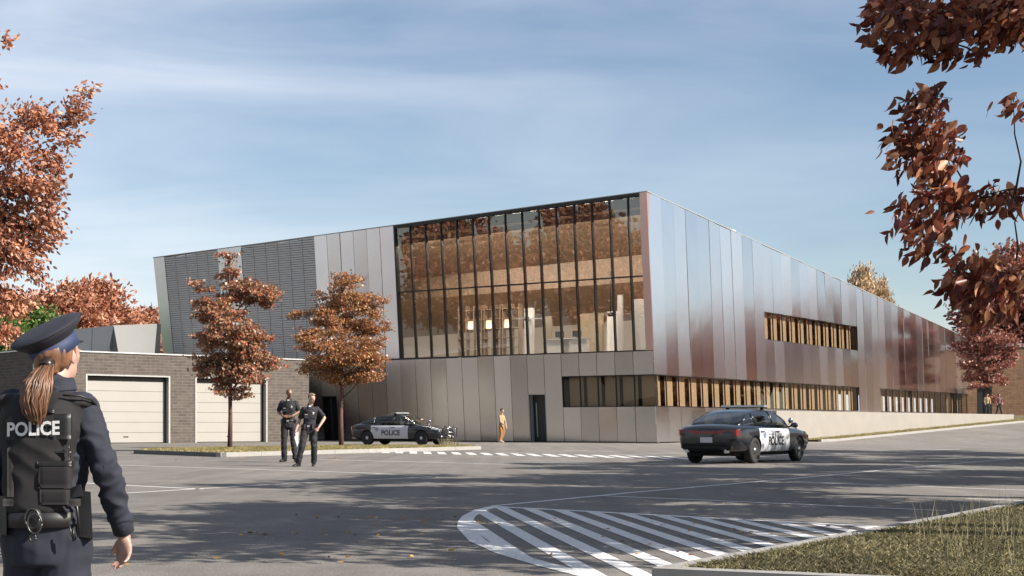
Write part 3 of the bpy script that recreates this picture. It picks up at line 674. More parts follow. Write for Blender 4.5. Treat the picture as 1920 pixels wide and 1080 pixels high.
# added hidden lamps brighten the upper room; an added beam screens the second
m = MB(); zf = lambda t: zt(t)-.16
m.hexa([SF(.5,zf(.5)-.95,-.62), SF(17.9,zf(17.9)-.95,-.62), SF(17.9,zf(17.9)-.95,-.54), SF(.5,zf(.5)-.95,-.54), SF(.5,zf(.5)+.02,-.62), SF(17.9,zf(17.9)+.02,-.62), SF(17.9,zf(17.9)+.02,-.54), SF(.5,zf(.5)+.02,-.54)]); m.build('ceiling_fascia', M['seam'], bld)
for i, (d, dz) in enumerate(((0, .80),)):
    m = MB(); m.face([SF(.9,zf(.9)-dz,-.68), SF(17.6,zf(17.6)-dz,-.68), SF(17.6,zf(17.6)-dz+.0,-1.15), SF(.9,zf(.9)-dz+.0,-1.15)]); m.build('added_fill_light', M['fillw'], bld)
m = MB(); m.hexa([I(.9,4.6,9.55), I(30,4.6,9.2), I(30,4.7,9.2), I(.9,4.7,9.55), I(.9,4.6,11.3), I(30,4.6,10.9), I(30,4.7,10.9), I(.9,4.7,11.3)]); m.build('added_screen_beam', M['wood'], bld)  # beam added to hide the second lamp strip
m = MB(); m.face([I(.9,4.8,9.75), I(30,4.8,9.4), I(30,5.2,9.45), I(.9,5.2,9.8)]); m.build('added_fill_light', M['fillc'], bld)

# ---------------------------------------------------------------- brick garage, left
gb = empty('brick_garage', (-24.95, 73.0, 0), math.atan2(.673, .740), 'low grey-brown brick garage with two large roller doors', 'building')
W_ = 17.17; H_ = 4.9; D1 = (2.97, 7.83); D2 = (9.53, 14.17); DH = 3.66
m = MB()
m.box(0, D1[0], 0, .4, -.3, H_); m.box(D1[1], D2[0], 0, .4, -.3, H_); m.box(D2[1], W_, 0, .4, -.3, H_)
m.box(D1[0], D1[1], 0.0, .4, DH, H_); m.box(D2[0], D2[1], 0.0, .4, DH, H_)
m.box(0, .4, .402, 22, -.3, H_); m.box(W_-.4, W_, .402, 22, -.3, H_)
m.build('wall', M['brick'], gb)
m = MB(); m.box(.02, W_-.02, .02, 22, H_-.12, H_-.03); m.build('roof', M['roof'], gb)
m = MB(); m.box(-.06, W_+.06, -.06, .42, H_+.002, H_+.07); m.box(-.06, .42, .422, 22, H_+.002, H_+.07); m.box(W_-.42, W_+.06, .422, 22, H_+.002, H_+.07); m.build('parapet_cap', M['cap'], gb)
for a, b in (D1, D2):
    m = MB(); n = 6
    for k in range(n): z0 = .02+(DH-.25)*k/n; z1 = .02+(DH-.25)*(k+1)/n; m.box(a+.1, b-.1, .33, .37, z0+.008, z1-.008)
    d = m.build('garage_door', M['gdoor'], gb)
    m = MB(); m.box(a+.05, b-.05, .372, .39, 0, DH-.02); m.build('door_backing', M['seam'], d)
    m = MB(); m.box((a+b)/2-.14, (a+b)/2+.14, .295, .329, .34, .38); m.build('handle', M['mull'], d); m = MB(); m.box(a+.1, b-.1, .30, .37, -.02, .045); m.build('bottom_seal', M['mull'], d)
    m = MB(); m.box(a+.08, b-.08, .30, .36, DH-.22, DH-.08); m.build('head_shade_band', M['mull'], d)  # dark band put in for the shadow under the door head
    m = MB(); m.box(a-.07, a+.03, -.03, .3, -.2, DH-.0); m.box(b-.03, b+.07, -.03, .3, -.2, DH); m.box(a-.07, b+.07, -.03, .3, DH+.002, DH+.08); m.build('door_frame', M['gframe'], d)
# pale folded metal annex behind the garage
an = empty('metal_annex', (-29.5, 90, 0), 0, 'pale folded metal annex rising behind the garage roof', 'building')
A_, B_, C_, D_ = W(95,622,88), W(213,610,86), W(300,607,97), W(330,603,98.5)
base = V((-29.5, 90, 0)); mid = W(213,610,84.5)
m = MB()
def lean(p, z, k=.035): return V((p.x*(1-k*(p.z-z)*.0), p.y-0.12*(p.z-z), z))-base
dd = lambda a, b, ua, ub: ([a.lerp(b, ua), a.lerp(b, ub)])
for a, b, n in ((A_, B_, 3), (B_, C_, 5)):
    for k in range(n):
        p, q = dd(a, b, k/n+.004, (k+1)/n-.004)
        m.hexa([lean(p,1), lean(q,1), lean(q,1)+V((0,.3,0)), lean(p,1)+V((0,.3,0)), lean(p,p.z), lean(q,q.z), lean(q,q.z)+V((0,.3,0)), lean(p,p.z)+V((0,.3,0))])
m.build('folded_panels', M['pale'], an)
m = MB(); b1 = W(203,662,86.4); b2 = W(222,662,86.4); b3 = W(213,662,85.3)
for q in ((b1,b3,mid),(b3,b2,mid),(b2,b1,mid)): m.face([p-base for p in q])
m.build('folded_fin', M['mull'], an)
# brick building, far right
rb = empty('brick_annex', (40.2, 126, 0), math.radians(-6), 'orange brick annex with dark door beyond the terrace', 'building')
m = MB(); m.box(0, 1.55, 0, .4, 0, 8.0); m.box(2.85, 26, 0, .4, 0, 8.0); m.box(1.55, 2.85, 0, .4, 4.45, 8.0); m.box(0, .4, .402, 14, 0, 8.0); m.build('wall', M['brick2'], rb)
m = MB(); m.box(-.1, 26, -.1, 14, 8.002, 8.3); m.build('roof', M['cap'], rb)
m = MB(); m.box(1.6, 2.8, .2, .28, 1.7, 4.4); d = m.build('door', M['darkdoor'], rb); m = MB(); m.box(2.6,2.68,.12,.19,2.8,3.0); m.build('handle', M['cap'], d)
# ---------------------------------------------------------------- trees
def tree(name, loc, label, trunk, blobs, ntw, per, size, lmat, bark, kind=0, seed=1, group=None, clr=.25, down=.2, limb_r=.05, meshes=None, rz=0, zs=1.0, twr=.008, sag=.0, origin=None, flat=.6, chain=False):
    r = empty(name, loc, rz, label, 'tree', group)
    if meshes:
        for nm, me, mt in meshes: link(nm, me, mt, r)
        r.scale = (zs, zs, zs); return r, meshes
    rs = np.random.RandomState(seed); rd = random.Random(seed)
    m = MB(); tp = [V(p) for p, _ in trunk]; m.tube(tp, [q for _, q in trunk], 12)
    for i in range(5):
        a = i*1.26; m.tube([tp[0]+V((0,0,.25)), tp[0]+V((math.cos(a),math.sin(a),0))*trunk[0][1]*1.5+V((0,0,-.08))], [trunk[0][1]*.55, trunk[0][1]*.3], 6)
    tot = sum(b[1][0]*b[1][1]*b[1][2] for b in blobs)**1.0; pos = []; upv = []
    wts = [(b[1][0]*b[1][1]*b[1][2])**.75 for b in blobs]; ws = sum(wts); top = tp[-1].z
    order = sorted(range(len(blobs)), key=lambda i: math.hypot(blobs[i][0][0], blobs[i][0][1])) if chain else list(range(len(blobs))); done = []
    for bi in order:
        (c, rad), w = blobs[bi], wts[bi]
        c = V(c); n = max(3, int(ntw*w/ws))
        # limb from trunk
        zz = max(tp[1].z, min(top, c.z-.55*math.hypot(c.x, c.y)-rad[2]*.5)); 
        bp = tp[-1]
        for a, b in zip(tp[:-1], tp[1:]):
            if a.z <= zz <= b.z: bp = a.lerp(b, (zz-a.z)/(b.z-a.z))
        if origin: bp = V(origin)
        lr = limb_r
        if chain and done:
            nb_ = min(done, key=lambda q: (q-c).length)
            if (nb_-c).length < (bp-c).length: bp = nb_; lr = limb_r*.55
        done.append(c)
        mid = bp.lerp(c, .5)+V((0,0,.12*(c-bp).length))
        m.tube([bp, bp.lerp(mid,.5)+V((rd.gauss(0,.03),rd.gauss(0,.03),0)), mid, mid.lerp(c,.6)+V((rd.gauss(0,.05),rd.gauss(0,.05),0)), c], [lr, lr*.8, lr*.6, lr*.42, lr*.25], 7)
        for _ in range(n):
            u = V((rd.gauss(0,1), rd.gauss(0,1), rd.gauss(0,1))).normalized(); rr = rd.random()**.42
            s = c+V((u.x*rad[0], u.y*rad[1], u.z*rad[2]))*rr
            if rd.random() < .55:
                k = mid.lerp(c, rd.uniform(.3, 1)); q = k.lerp(s, .5)+V((0,0,.06))
                m.tube([k, q, s], [twr*1.6, twr*1.1, twr*.5], 4, cap=False)
            out = (s-tp[-1]*.6); out = out.normalized() if out.length > .01 else V((0,0,1))
            cnt = max(2, int(per*rd.uniform(.5,1.5)))
            pp = np.array(s)+rs.normal(0, clr, (cnt,3))*np.array([1,1,flat]); pos.append(pp)
            upv.append(np.tile(np.array(out)*.7+np.array([0,0,-down]), (cnt,1)))
    pos = np.concatenate(pos); upv = np.concatenate(upv)
    lm = leaves_mesh('crown', pos, rs.uniform(.7, 1.25, len(pos))*size, upv, rs, kind)
    tm = m.mesh('trunk'); meshes = [('trunk', tm, bark), ('crown', lm, lmat)]
    for nm, me, mt in meshes: link(nm, me, mt, r)
    return r, meshes
# maple one (red-green) and maple two (ochre): blobs read off the picture at the tree's own scale
def pxblobs(bx, by, s, lst, sd=1):
    rd = random.Random(sd); out = []
    for (x, y, rx, ry) in lst: rx *= .95; ry *= .90; out.append((((x-bx)/s, rd.uniform(-.7,.7)*(rx/s), (by-y)/s), (rx/s, rx/s*.9, ry/s)))
    return out
p = G(431, 840, .13)
b1 = pxblobs(431, 840, F/p.y, [(430,484,14,22),(430,512,24,24),(442,545,40,32),(380,538,17,20),(388,580,26,32),(420,585,38,34),(483,552,34,28),(503,556,20,20),(440,620,62,42),(392,640,32,28),(378,672,20,14),(472,650,42,42),(430,680,64,34),(475,700,36,26),(508,684,24,16),(385,690,24,16),(440,735,34,14),(418,712,30,18)])
tree('maple_tree', p, 'slender maple with red-green leaves and spiky top, left on the island', [((0,0,-.1),.10),((.02,0,1.2),.08),((0,0,2.5),.07),((.02,0,4.5),.05),((-.02,0,6.5),.03),((0,0,7.4),.012)], b1, 360, 62, .098, L_t1, M['bark'], 2, 11, None, .13, .6, .028, flat=.42)
p = G(640, 836, .13)
b2 = pxblobs(640, 836, F/p.y, [(652,530,30,20),(640,560,48,30),(690,572,30,26),(712,560,14,12),(605,590,34,28),(563,592,20,12),(650,600,62,38),(695,620,34,38),(590,628,34,22),(640,655,80,38),(600,690,44,22),(690,672,40,32),(650,705,58,18),(705,705,24,14)])
tree('maple_tree', p, 'round-crowned maple with ochre and orange leaves behind two officers', [((0,0,-.1),.11),((-.02,0,1.2),.09),((.02,0,2.5),.075),((0,0,4.5),.05),((.02,0,6.3),.03),((0,0,7.0),.012)], b2, 520, 54, .085, L_t2, M['bark'], 2, 21, None, .15, .4, .028, twr=.006, flat=.4)
# right-hand terrace tree
Yt = 119; s_ = F/Yt; bx, by = 1845, 778
b3 = pxblobs(bx, by, s_, [(1850,600,24,16),(1845,625,38,20),(1830,650,40,22),(1868,645,40,22),(1815,677,26,14),(1850,680,46,20),(1885,670,28,14),(1850,705,44,14),(1830,722,20,8),(1868,712,22,8),(1858,745,12,6),(1872,752,10,5)])
tree('maple_tree', V(((bx-CX)/F*Yt, Yt, TZ)), 'pinkish-red tree standing on the terrace before the brick annex', [((0,0,-.1),.12),((0,0,2.5),.09),((0,0,5),.06),((0,0,8),.02)], b3, 300, 42, .19, L_pink, M['barkd'], 2, 31, None, .24, .3, .04, twr=.015, flat=.35)
# generic autumn tree used behind buildings and around the yard
gen = [((0,0,8.2),(1.6,1.6,1.3)),((1.5,.5,6.8),(1.9,1.8,1.4)),((-1.6,-.3,6.9),(1.8,1.9,1.5)),((.2,1.7,6.2),(1.8,1.6,1.5)),((0,-1.8,6.3),(1.9,1.6,1.4)),((2.4,-.8,5.2),(1.5,1.5,1.1)),((-2.5,.9,5.1),(1.5,1.5,1.1)),((0,0,4.6),(2.2,2.2,1.1)),((-1.4,-1.9,4.6),(1.3,1.2,.8)),((1.6,1.9,4.4),(1.3,1.2,.8))]
gtr = [((0,0,-.2),.2),((0,0,2),.15),((.1,0,4),.11),((0,.1,6),.07),((0,0,8.5),.02)]
_, mR = tree('autumn_tree', (-36,118,1.5), 'copper-leaved tree nearest the annex behind the garage roof', gtr, gen, 700, 22, .3, L_red, M['barkd'], 0, 41, 'copper trees behind the garage', .38, .2, .07, twr=.02)
mG = [mR[0], ('crown', mR[1][1].copy(), L_green)]; mP = [mR[0], ('crown', mR[1][1].copy(), L_pale)]; mD = [mR[0], ('crown', mR[1][1].copy(), L_pink)]
for mm, mt in ((mG, L_green), (mP, L_pale), (mD, L_pink)):
    mm[1][1].materials.clear(); mm[1][1].materials.append(mt)
def gt(px, py_top, Y, label, meshes, rz, group=None, name='autumn_tree', zb=None):
    X = (px-CX)/F*Y; z0 = gz(X, Y) if zb is None else zb; top = CAMH+(HY-py_top)/F*Y; k = (top-z0)/9.3
    return tree(name, (X, Y, z0), label, None, None, 0, 0, 0, None, None, meshes=meshes, rz=rz, zs=k, group=group)[0]
g = 'copper trees behind the garage'
bpy.data.objects['autumn_tree'].scale = (.98,)*3; bpy.data.objects['autumn_tree'].location = V(((235-CX)/F*125, 125, 1.8))
gt(190,535,118,'tallest copper tree behind the garage, left of the annex fold', mR, 1.0, g); gt(125,540,112,'copper tree behind the garage, above the cap of the officer', mR, 2.2, g)
gt(268,585,130,'lowest copper tree peeping over the annex roof', mR, 3.1, g); gt(60,560,120,'copper tree at left behind the green bushy tree', mR, 4.0, g); gt(10,548,110,'copper tree behind the garage at the left picture edge', mR, 5.1, g)
gt(70,582,95,'green bushy tree between copper trees at the far left', mG, .5, None, 'green_tree'); gt(12,606,92,'lower green tree at the extreme left edge', mG, 2.5, None, 'green_tree')
gt(1616,512,141,'pale-leaved tree top showing above the sloping roof', mP, 1.2, None, 'pale_tree').scale = (.75,.75,1.56)
gt(1650,533,143,'smaller pale tree top beside the first above the roof', mP, 3.2, None, 'pale_tree').scale = (.5,.5,1.46)
gt(1905,470,135,'dark red tree rising behind the orange brick annex', mD, .9, None, 'red_tree', 1.8); gt(1990,440,140,'larger dark red tree behind the brick annex, cut by the picture edge', mD, 2.9, None, 'red_tree', 1.8)

# big tree at the left edge of the picture
Yl = 26.0; sl = F/Yl; lx, lz = -90, 0
bl = [(((x-lx)/sl, dy, CAMH+(HY-y)/sl), (rx/sl, rx/sl*.9, ry/sl)) for x, y, rx, ry, dy in
  [(40,215,36,26,.2),(90,225,34,26,-.2),(118,240,30,30,.1),(160,170,16,22,0),(140,205,28,24,.1),(10,75,14,12,.1),(20,280,60,50,-.3),(80,300,36,36,.3),(40,350,60,46,.2),(90,350,24,22,-.1),(98,408,24,34,0),(50,430,50,44,.3),(10,480,46,50,-.2),(55,500,24,34,.1),(20,560,36,36,.2),(0,620,24,36,0),(-20,400,60,90,.3),(-60,200,60,70,0),(-60,520,50,70,.2),(-150,300,90,110,0),(-90,80,70,60,.1)]]
tree('copper_tree', (((lx-CX)/F*Yl), Yl, 0), 'large copper-leaved tree filling the left edge', [((0,0,-.1),.2),((.05,0,2),.17),((.1,0,4),.13),((.05,0,6),.09),((0,0,8),.03)], bl, 1150, 15, .10, L_red, M['barkd'], 0, 51, None, .11, .5, .03, twr=.005, chain=True)
# near tree at the right, drooping branches
Yn = 10.2; sn = F/Yn; tx = 5.35
def nb(x, y, rx, ry, d=0.0): Y = Yn+d; s = F/Y; return (((x-CX)/s-tx, d, CAMH+(HY-y)/s), (rx/s, max(rx/s*1.2,.18), ry/s))
near = [nb(1690,30,72,34,.2),(nb(1650,90,18,14)),nb(1700,70,54,34,-.3),nb(1770,60,60,50,.3),nb(1725,100,44,26,.1),nb(1690,125,22,26),nb(1760,110,30,24),nb(1830,60,50,36,-.2),nb(1850,25,70,34,.4),nb(1820,120,22,20),nb(1900,70,50,40,.3),
 nb(1750,205,34,18),nb(1720,215,20,16,.2),nb(1730,260,40,28,-.1),nb(1700,290,36,28,.2),nb(1770,285,38,32,.1),nb(1690,320,22,18),nb(1740,335,40,24,.2),nb(1775,330,30,26,-.2),nb(1760,375,46,30,.1),nb(1720,400,30,18),nb(1800,400,44,34,.3),nb(1720,440,22,22,-.2),nb(1760,450,42,24,.2),nb(1735,480,24,16),nb(1860,395,26,24,.2),nb(1895,420,16,22),nb(1790,500,22,14),nb(1830,530,54,26,.3),nb(1800,560,38,22,.1),nb(1860,560,50,36,-.1),nb(1845,600,46,22,.3),nb(1900,215,12,18,.1),nb(1900,540,36,40,.2),nb(1900,15,30,30,-.3),nb(1885,60,44,40,-.1),nb(1915,35,40,50,.15),nb(1905,380,18,14,.1),nb(1860,95,40,20,.2)]
tree('copper_tree', (tx, Yn, .1), 'near tree drooping dark copper leaves into the upper right corner', [((0,0,-.1),.22),((.05,0,1.5),.18),((0,0,3),.15),((-.3,0,4.2),.12),((-.6,.1,5.5),.06)], near, 430, 7.5, .098, L_near, M['barkd'], 1, 61, None, .07, .75, .016, twr=.003, chain=True)
# upper crown of the same kind, above and right of the frame, carries the shade on the road
shade = []; rq = random.Random(5)
for i in range(19):
    a_ = i*2.4; rr_ = .5+2.2*((i*7)%19)/19; shade.append(((rr_*math.cos(a_), rr_*math.sin(a_), 4.0+3.2*((i*4)%19)/19), (rq.uniform(.55,1.0), rq.uniform(.55,1.0), rq.uniform(.2,.32))))
str_ = [((0,0,-.1),.2),((0,0,1.5),.16),((.05,0,3),.13),((0,0,5),.08),((0,0,7),.03)]
_, mS = tree('copper_tree', (8.9,16.0,.1), 'copper tree beyond the right edge, shading the hatched marking', str_, shade, 520, 34, .12, L_shade, M['barkd'], 0, 71, 'copper trees beyond the right picture edge', .13, .4, .05, twr=.01)
for i, (x, y, k, rz) in enumerate(((8.6,9.9,1.35,4.2),(10.6,12.8,1.35,1.4),(11.6,17.4,1.45,2.6),(12.2,22.0,1.4,.6),(19.4,24.0,1.6,5.0),(15.2,28.0,1.45,1.9),(22.5,33.0,1.6,2.4),(19.0,37.5,1.4,.9),(27.5,42.0,1.7,3.3),(24.5,49.0,1.5,4.8))):
    r = tree('copper_tree', (x, y, .1), ['nearest','second','third','fourth','fifth','sixth','seventh','eighth','ninth','hindmost','farthest'][i]+' copper tree of the row beyond the right edge', None, None, 0,0,0,None,None, meshes=mS, rz=rz, zs=k, group='copper trees beyond the right picture edge')[0]
# trees round the yard, seen in the facade glass and metal
for i, (x, y, k, rz, mm) in enumerate(((-52,52,1.5,0,mR),(-60,64,1.7,1,mR),(-66,44,1.8,2,mR),(-48,36,1.3,3,mG),(-74,58,2.0,4,mR),(-58,28,1.6,5,mR),(-82,40,2.2,.5,mR),(-70,16,1.9,1.5,mR))):
    tree('autumn_tree', (x, y, 0), 'autumn tree on the left of the yard, mirrored in the glass wall', None, None, 0,0,0,None,None, meshes=mm, rz=rz, zs=k, group='autumn trees mirrored in the glass wall')
for i, (x, y, k, rz) in enumerate(((78,92,.8,0),(86,98,.85,1),(95,112,1.1,2),(102,124,1.4,3),(88,128,1.5,4),(96,140,1.7,5),(84,140,1.7,.5),(112,106,1.1,1.5),(120,122,1.5,2.5),(84,84,.8,2.2),(92,90,.85,.3),(100,100,.95,5.5),(110,116,1.3,4.4),(78,134,1.5,1.9),(74,126,1.3,3.6),(120,96,1.1,.8))):
    tree('autumn_tree', (x, y, 1.8), 'autumn tree far to the right, mirrored in the side cladding', None, None, 0,0,0,None,None, meshes=mR, rz=rz, zs=k, group='autumn trees mirrored in the side cladding')

mb = MB(); mb.face([(x, y, gz(x, y)+.05) for x, y in ((60,62),(150,50),(190,170),(110,190),(66,150))]); tag(mb.build('added_unseen_field', M['lawn']), kind='structure')  # unseen field added to darken the reflection in the side cladding
for i, (x, y, k, rz) in enumerate(((72,86,1,0),(79,87,1.1,1),(84,93,1,2),(90,100,1.1,3),(94,106,1.2,4),(99,114,1.2,5),(90,118,1.3,.5),(84,122,1.3,1.5),(100,122,1.3,2.5),(72,118,1.2,3.5),(80,112,1.2,4.5),(106,128,1.4,5.5),(88,84,1,.8))):  # unseen shrubs added to mask bright ground mirrored low in the side cladding
    r = tree('added_unseen_shrub', (x, y, .6), 'low autumn shrub added out of view at far right to darken the side cladding', None, None, 0,0,0,None,None, meshes=mR, rz=rz, zs=k, group='added autumn shrubs mirrored in the side cladding')[0]; r.scale = (1.2*k, 1.2*k, .6*k)
# ---------------------------------------------------------------- lettering
def text_mesh(s, size, bold=.0, depth=0.0):
    cu = bpy.data.curves.new('text', 'FONT'); cu.body = s; cu.size = size; cu.align_x = 'CENTER'; cu.align_y = 'CENTER'; cu.offset = bold; cu.extrude = depth; cu.resolution_u = 3
    o = bpy.data.objects.new('text', cu); C.objects.link(o); dg = bpy.context.evaluated_depsgraph_get(); dg.update()
    me = bpy.data.meshes.new_from_object(o.evaluated_get(dg)); bpy.data.objects.remove(o); return me
from mathutils.bvhtree import BVHTree
def project_text(me, bvh, c, ux, uz, d, off=.004, sx=1.0, sub=0):
    """lay flat text verts (x,y) on a surface: c centre, ux right, uz up, d ray direction"""
    bm = bmesh.new(); bm.from_mesh(me)
    if sub:
        bmesh.ops.triangulate(bm, faces=bm.faces[:]); bmesh.ops.subdivide_edges(bm, edges=[e for e in bm.edges if e.calc_length() > .02], cuts=sub)
    for v in bm.verts:
        p = V(c)+V(ux)*v.co.x*sx+V(uz)*v.co.y
        h = bvh.ray_cast(p-V(d)*1.0, V(d)); v.co = (h[0]-V(d)*off) if h[0] else p
    bm.to_mesh(me); bm.free(); me.materials.clear(); return me
# ---------------------------------------------------------------- patrol car
CM = dict(black=simple('car_black', (.008,.010,.014), .25, var=.05, coat=.7, spec=.4), white=simple('car_white', (.62,.63,.66), .3, var=.03, coat=.8),
 glass=glass_mat('car_glass', (.45,.48,.48), .06, 0, .0), tyre=simple('tyre', (.02,.02,.02), .85, var=.1), rim=simple('rim', (.10,.10,.10), .35, .7),
 chrome=simple('chrome', (.62,.62,.62), .22, 1.0), red=simple('tail_red', (.28,.01,.012), .2, coat=.8), lamp=simple('head_lamp', (.55,.57,.6), .12, .3, coat=1), under=simple('underbody', (.01,.01,.01), .9), letter=simple('black_lettering', (.012,.012,.015), .5, var=0), crest=simple('crest_blue', (.12,.17,.30), .5, var=0), bar=simple('lightbar_lens', (.30,.32,.34), .15, coat=1), seat=simple('car_seat', (.12,.11,.10), .8))
def make_car():
    st = [(-2.56,.66,.46,.80,.86),(-2.50,.82,.36,.92,.98),(-2.28,.90,.29,.985,1.05),(-1.9,.935,.25,1.01,1.075),(-1.4,.95,.22,1.0,1.06),(-.7,.94,.21,.975,1.03),(0,.935,.21,.955,1.0),(.8,.935,.21,.945,.99),(1.2,.945,.22,.935,1.0),(1.7,.94,.23,.90,.965),(2.15,.91,.24,.84,.895),(2.42,.84,.26,.76,.81),(2.53,.72,.32,.66,.72)]
    m = MB(); rings = []
    for x, w, zb, zs, zt_ in st:
        h = [(0,zb),(w*.8,zb),(w*.95,zb+.08),(w,zb+.28),(w*.985,zs-.14),(w*.96,zs-.03),(w*.87,zs+.01),(w*.5,zt_-.01),(0,zt_)]
        rings.append([(x,y,z) for y,z in h]+[(x,-y,z) for y,z in h[-2:0:-1]])
    m.loft(rings); me = apply_mods(m.mesh('b'), [('SUBSURF', dict(levels=2, render_levels=2))])
    cut = MB()
    for x in (-1.53, 1.53):
        for sgn in (-1, 1):
            y0, y1 = .60*sgn, 1.2*sgn; n = 28
            cut.loft([[(x+.385*math.cos(2*math.pi*j/n), y, .345+.385*math.sin(2*math.pi*j/n)) for j in range(n)] for y in (y0, y1)], smooth=False)
    co = bpy.data.objects.new('cut', cut.mesh('cut')); C.objects.link(co)
    bmx = bmesh.new(); bmx.from_mesh(co.data); bmesh.ops.recalc_face_normals(bmx, faces=bmx.faces[:]); bmx.to_mesh(co.data); bmx.free()
    bmx = bmesh.new(); bmx.from_mesh(me); bmesh.ops.recalc_face_normals(bmx, faces=bmx.faces[:]); bmx.to_mesh(me); bmx.free()
    me = apply_mods(me, [('BOOLEAN', dict(operation='DIFFERENCE', object=co, solver='EXACT'))]); bpy.data.objects.remove(co)
    bm = bmesh.new(); bm.from_mesh(me)
    for p, n in (((-1.30,0,0),(1,0,0)),((-.22,0,0),(1,0,0)),((.80,0,0),(1,0,0)),((0,0,.31),(0,0,1)),((0,0,.935),(0,0,1))):
        bmesh.ops.bisect_plane(bm, geom=bm.verts[:]+bm.edges[:]+bm.faces[:], plane_co=p, plane_no=n, dist=1e-5)
    bvh = BVHTree.FromBMesh(bm)
    root = empty('patrol_car')
    def sub(sel, name, mat, shrink=.012):
        b2 = bm.copy(); b2.faces.ensure_lookup_table(); bm.faces.ensure_lookup_table()
        idx = [f.index for f in bm.faces if sel(f)]; keep = set(idx)
        bmesh.ops.delete(b2, geom=[f for f in b2.faces if f.index not in keep], context='FACES')
        mm = bpy.data.meshes.new(name); b2.to_mesh(mm); b2.free(); mm.materials.clear(); mm.polygons.foreach_set('use_smooth', [True]*len(mm.polygons)); return mm, keep
    used = set()
    def reg(f, x0, x1, s):
        c = f.calc_center_median(); return x0 < c.x < x1 and .31 < c.z < .935 and f.normal.y*s > .35 and abs(c.y) > .7
    bm.faces.index_update()
    for s in (-1, 1):
        for x0, x1 in ((-1.30,-.22),(-.22,.80)):
            mm, k = sub(lambda f: reg(f, x0, x1, s), 'door', None); used |= k; d = link('door', mm, CM['white'], root)
            h = MB(); h.box((x0+.08), (x0+.27), s*.935-.02, s*.935+.02, .835, .86); h.build('handle', CM['black'], d)
    mm, k = sub(lambda f: f.index not in used, 'body', None); bodyo = link('body', mm, CM['black'], root)
    bm.free()
    # seams between the doors
    for s in (-1, 1):
        m = MB(); 
        for x in (-1.30, -.22, .80):
            pts = []
            for k in range(9):
                z = .32+.6*k/8; h = bvh.ray_cast(V((x, s*2, z)), V((0,-s,0)))
                if h[0]: pts.append(h[0]+V((0,s*.001,0)))
            if len(pts) > 1: m.tube(pts, .005, 5)
        m.build('door_seam', CM['under'], bodyo)
    # greenhouse
    gs = [(1.20,.80,.78,.975),(.95,.82,.76,1.10),(.62,.83,.72,1.28),(.30,.84,.67,1.41),(-.1,.845,.645,1.455),(-.7,.845,.64,1.45),(-1.15,.83,.64,1.40),(-1.6,.80,.66,1.27),(-2.0,.74,.68,1.11),(-2.15,.70,.66,1.04)]
    m = MB(); rings = []
    for x, wb, wt, z in gs:
        zb = .93; h = [(0,zb),(wb,zb),(wb+(wt-wb)*.45,zb+(z-zb)*.5),(wt+.01,z-(z-zb)*.14),(wt*.88,z-.005),(wt*.5,z+.012),(0,z+.016)]
        rings.append([(x,y,q) for y,q in h]+[(x,-y,q) for y,q in h[-2:0:-1]])
    m.loft(rings); gme = apply_mods(m.mesh('g'), [('SUBSURF', dict(levels=2, render_levels=2))])
    b = bmesh.new(); b.from_mesh(gme); bmesh.ops.recalc_face_normals(b, faces=b.faces[:])
    for p, n in (((.30,0,0),(1,0,0)),((-1.12,0,0),(1,0,0)),((-1.28,0,0),(1,0,0))): bmesh.ops.bisect_plane(b, geom=b.verts[:]+b.edges[:]+b.faces[:], plane_co=p, plane_no=n, dist=1e-5)
    def isroof(f):
        c = f.calc_center_median(); return (-1.12 < c.x < .30 and f.normal.z > .62 and c.z > 1.2) or (c.x < -1.28 and abs(f.normal.y) > .52)
    b.faces.index_update(); rf = {f.index for f in b.faces if isroof(f)}
    for nm, mat, keep in (('roof', CM['black'], rf), ('window_glass', CM['glass'], None)):
        b2 = b.copy(); bmesh.ops.delete(b2, geom=[f for f in b2.faces if (f.index in rf) != (keep is not None)], context='FACES')
        mm = bpy.data.meshes.new(nm); b2.to_mesh(mm); b2.free(); mm.materials.clear(); mm.polygons.foreach_set('use_smooth', [True]*len(mm.polygons)); link(nm, mm, mat, root)
    gb_ = BVHTree.FromBMesh(b); b.free()
    for s in (-1, 1):
        m = MB()
        def surf(pts, r):
            out = []
            for x, z in pts:
                h = gb_.ray_cast(V((x, s*2, z)), V((0,-s,0))); 
                if h[0]: out.append(h[0])
            if len(out) > 1: m.tube(out, r, 6)
        surf([(1.10,.99),(.85,1.12),(.6,1.24),(.33,1.36),(.2,1.39)], .028); surf([(-.12,.95),(-.12,1.1),(-.12,1.25),(-.12,1.40)], .035); surf([(-1.12,.98),(-1.2,1.1),(-1.28,1.25),(-1.2,1.34)], .04); surf([(.2,1.39),(-.2,1.415),(-.7,1.41),(-1.1,1.36),(-1.5,1.25),(-1.9,1.1)], .024)
        surf([(1.1,.955),(.6,.955),(0,.955),(-.6,.965),(-1.15,.98)], .016)
        m.build('pillar', CM['black'], root)
        # mirror and spotlight
        m = MB(); m.ell((.86,s*1.03,1.02),(.07,0,0),(0,.11,0),(0,0,.075)); m.bar((.84,s*.86,.97),(.84,s*.98,1.0),.05,.04); m.build('mirror', CM['black'], root)
        m = MB(); m.ell((1.02,s*.86,1.15),(.07,0,0),(0,.075,0),(0,0,.075)); m.tube([(1.0,s*.80,1.03),(1.02,s*.86,1.12)], .012); m.build('spotlight', CM['chrome'], root)
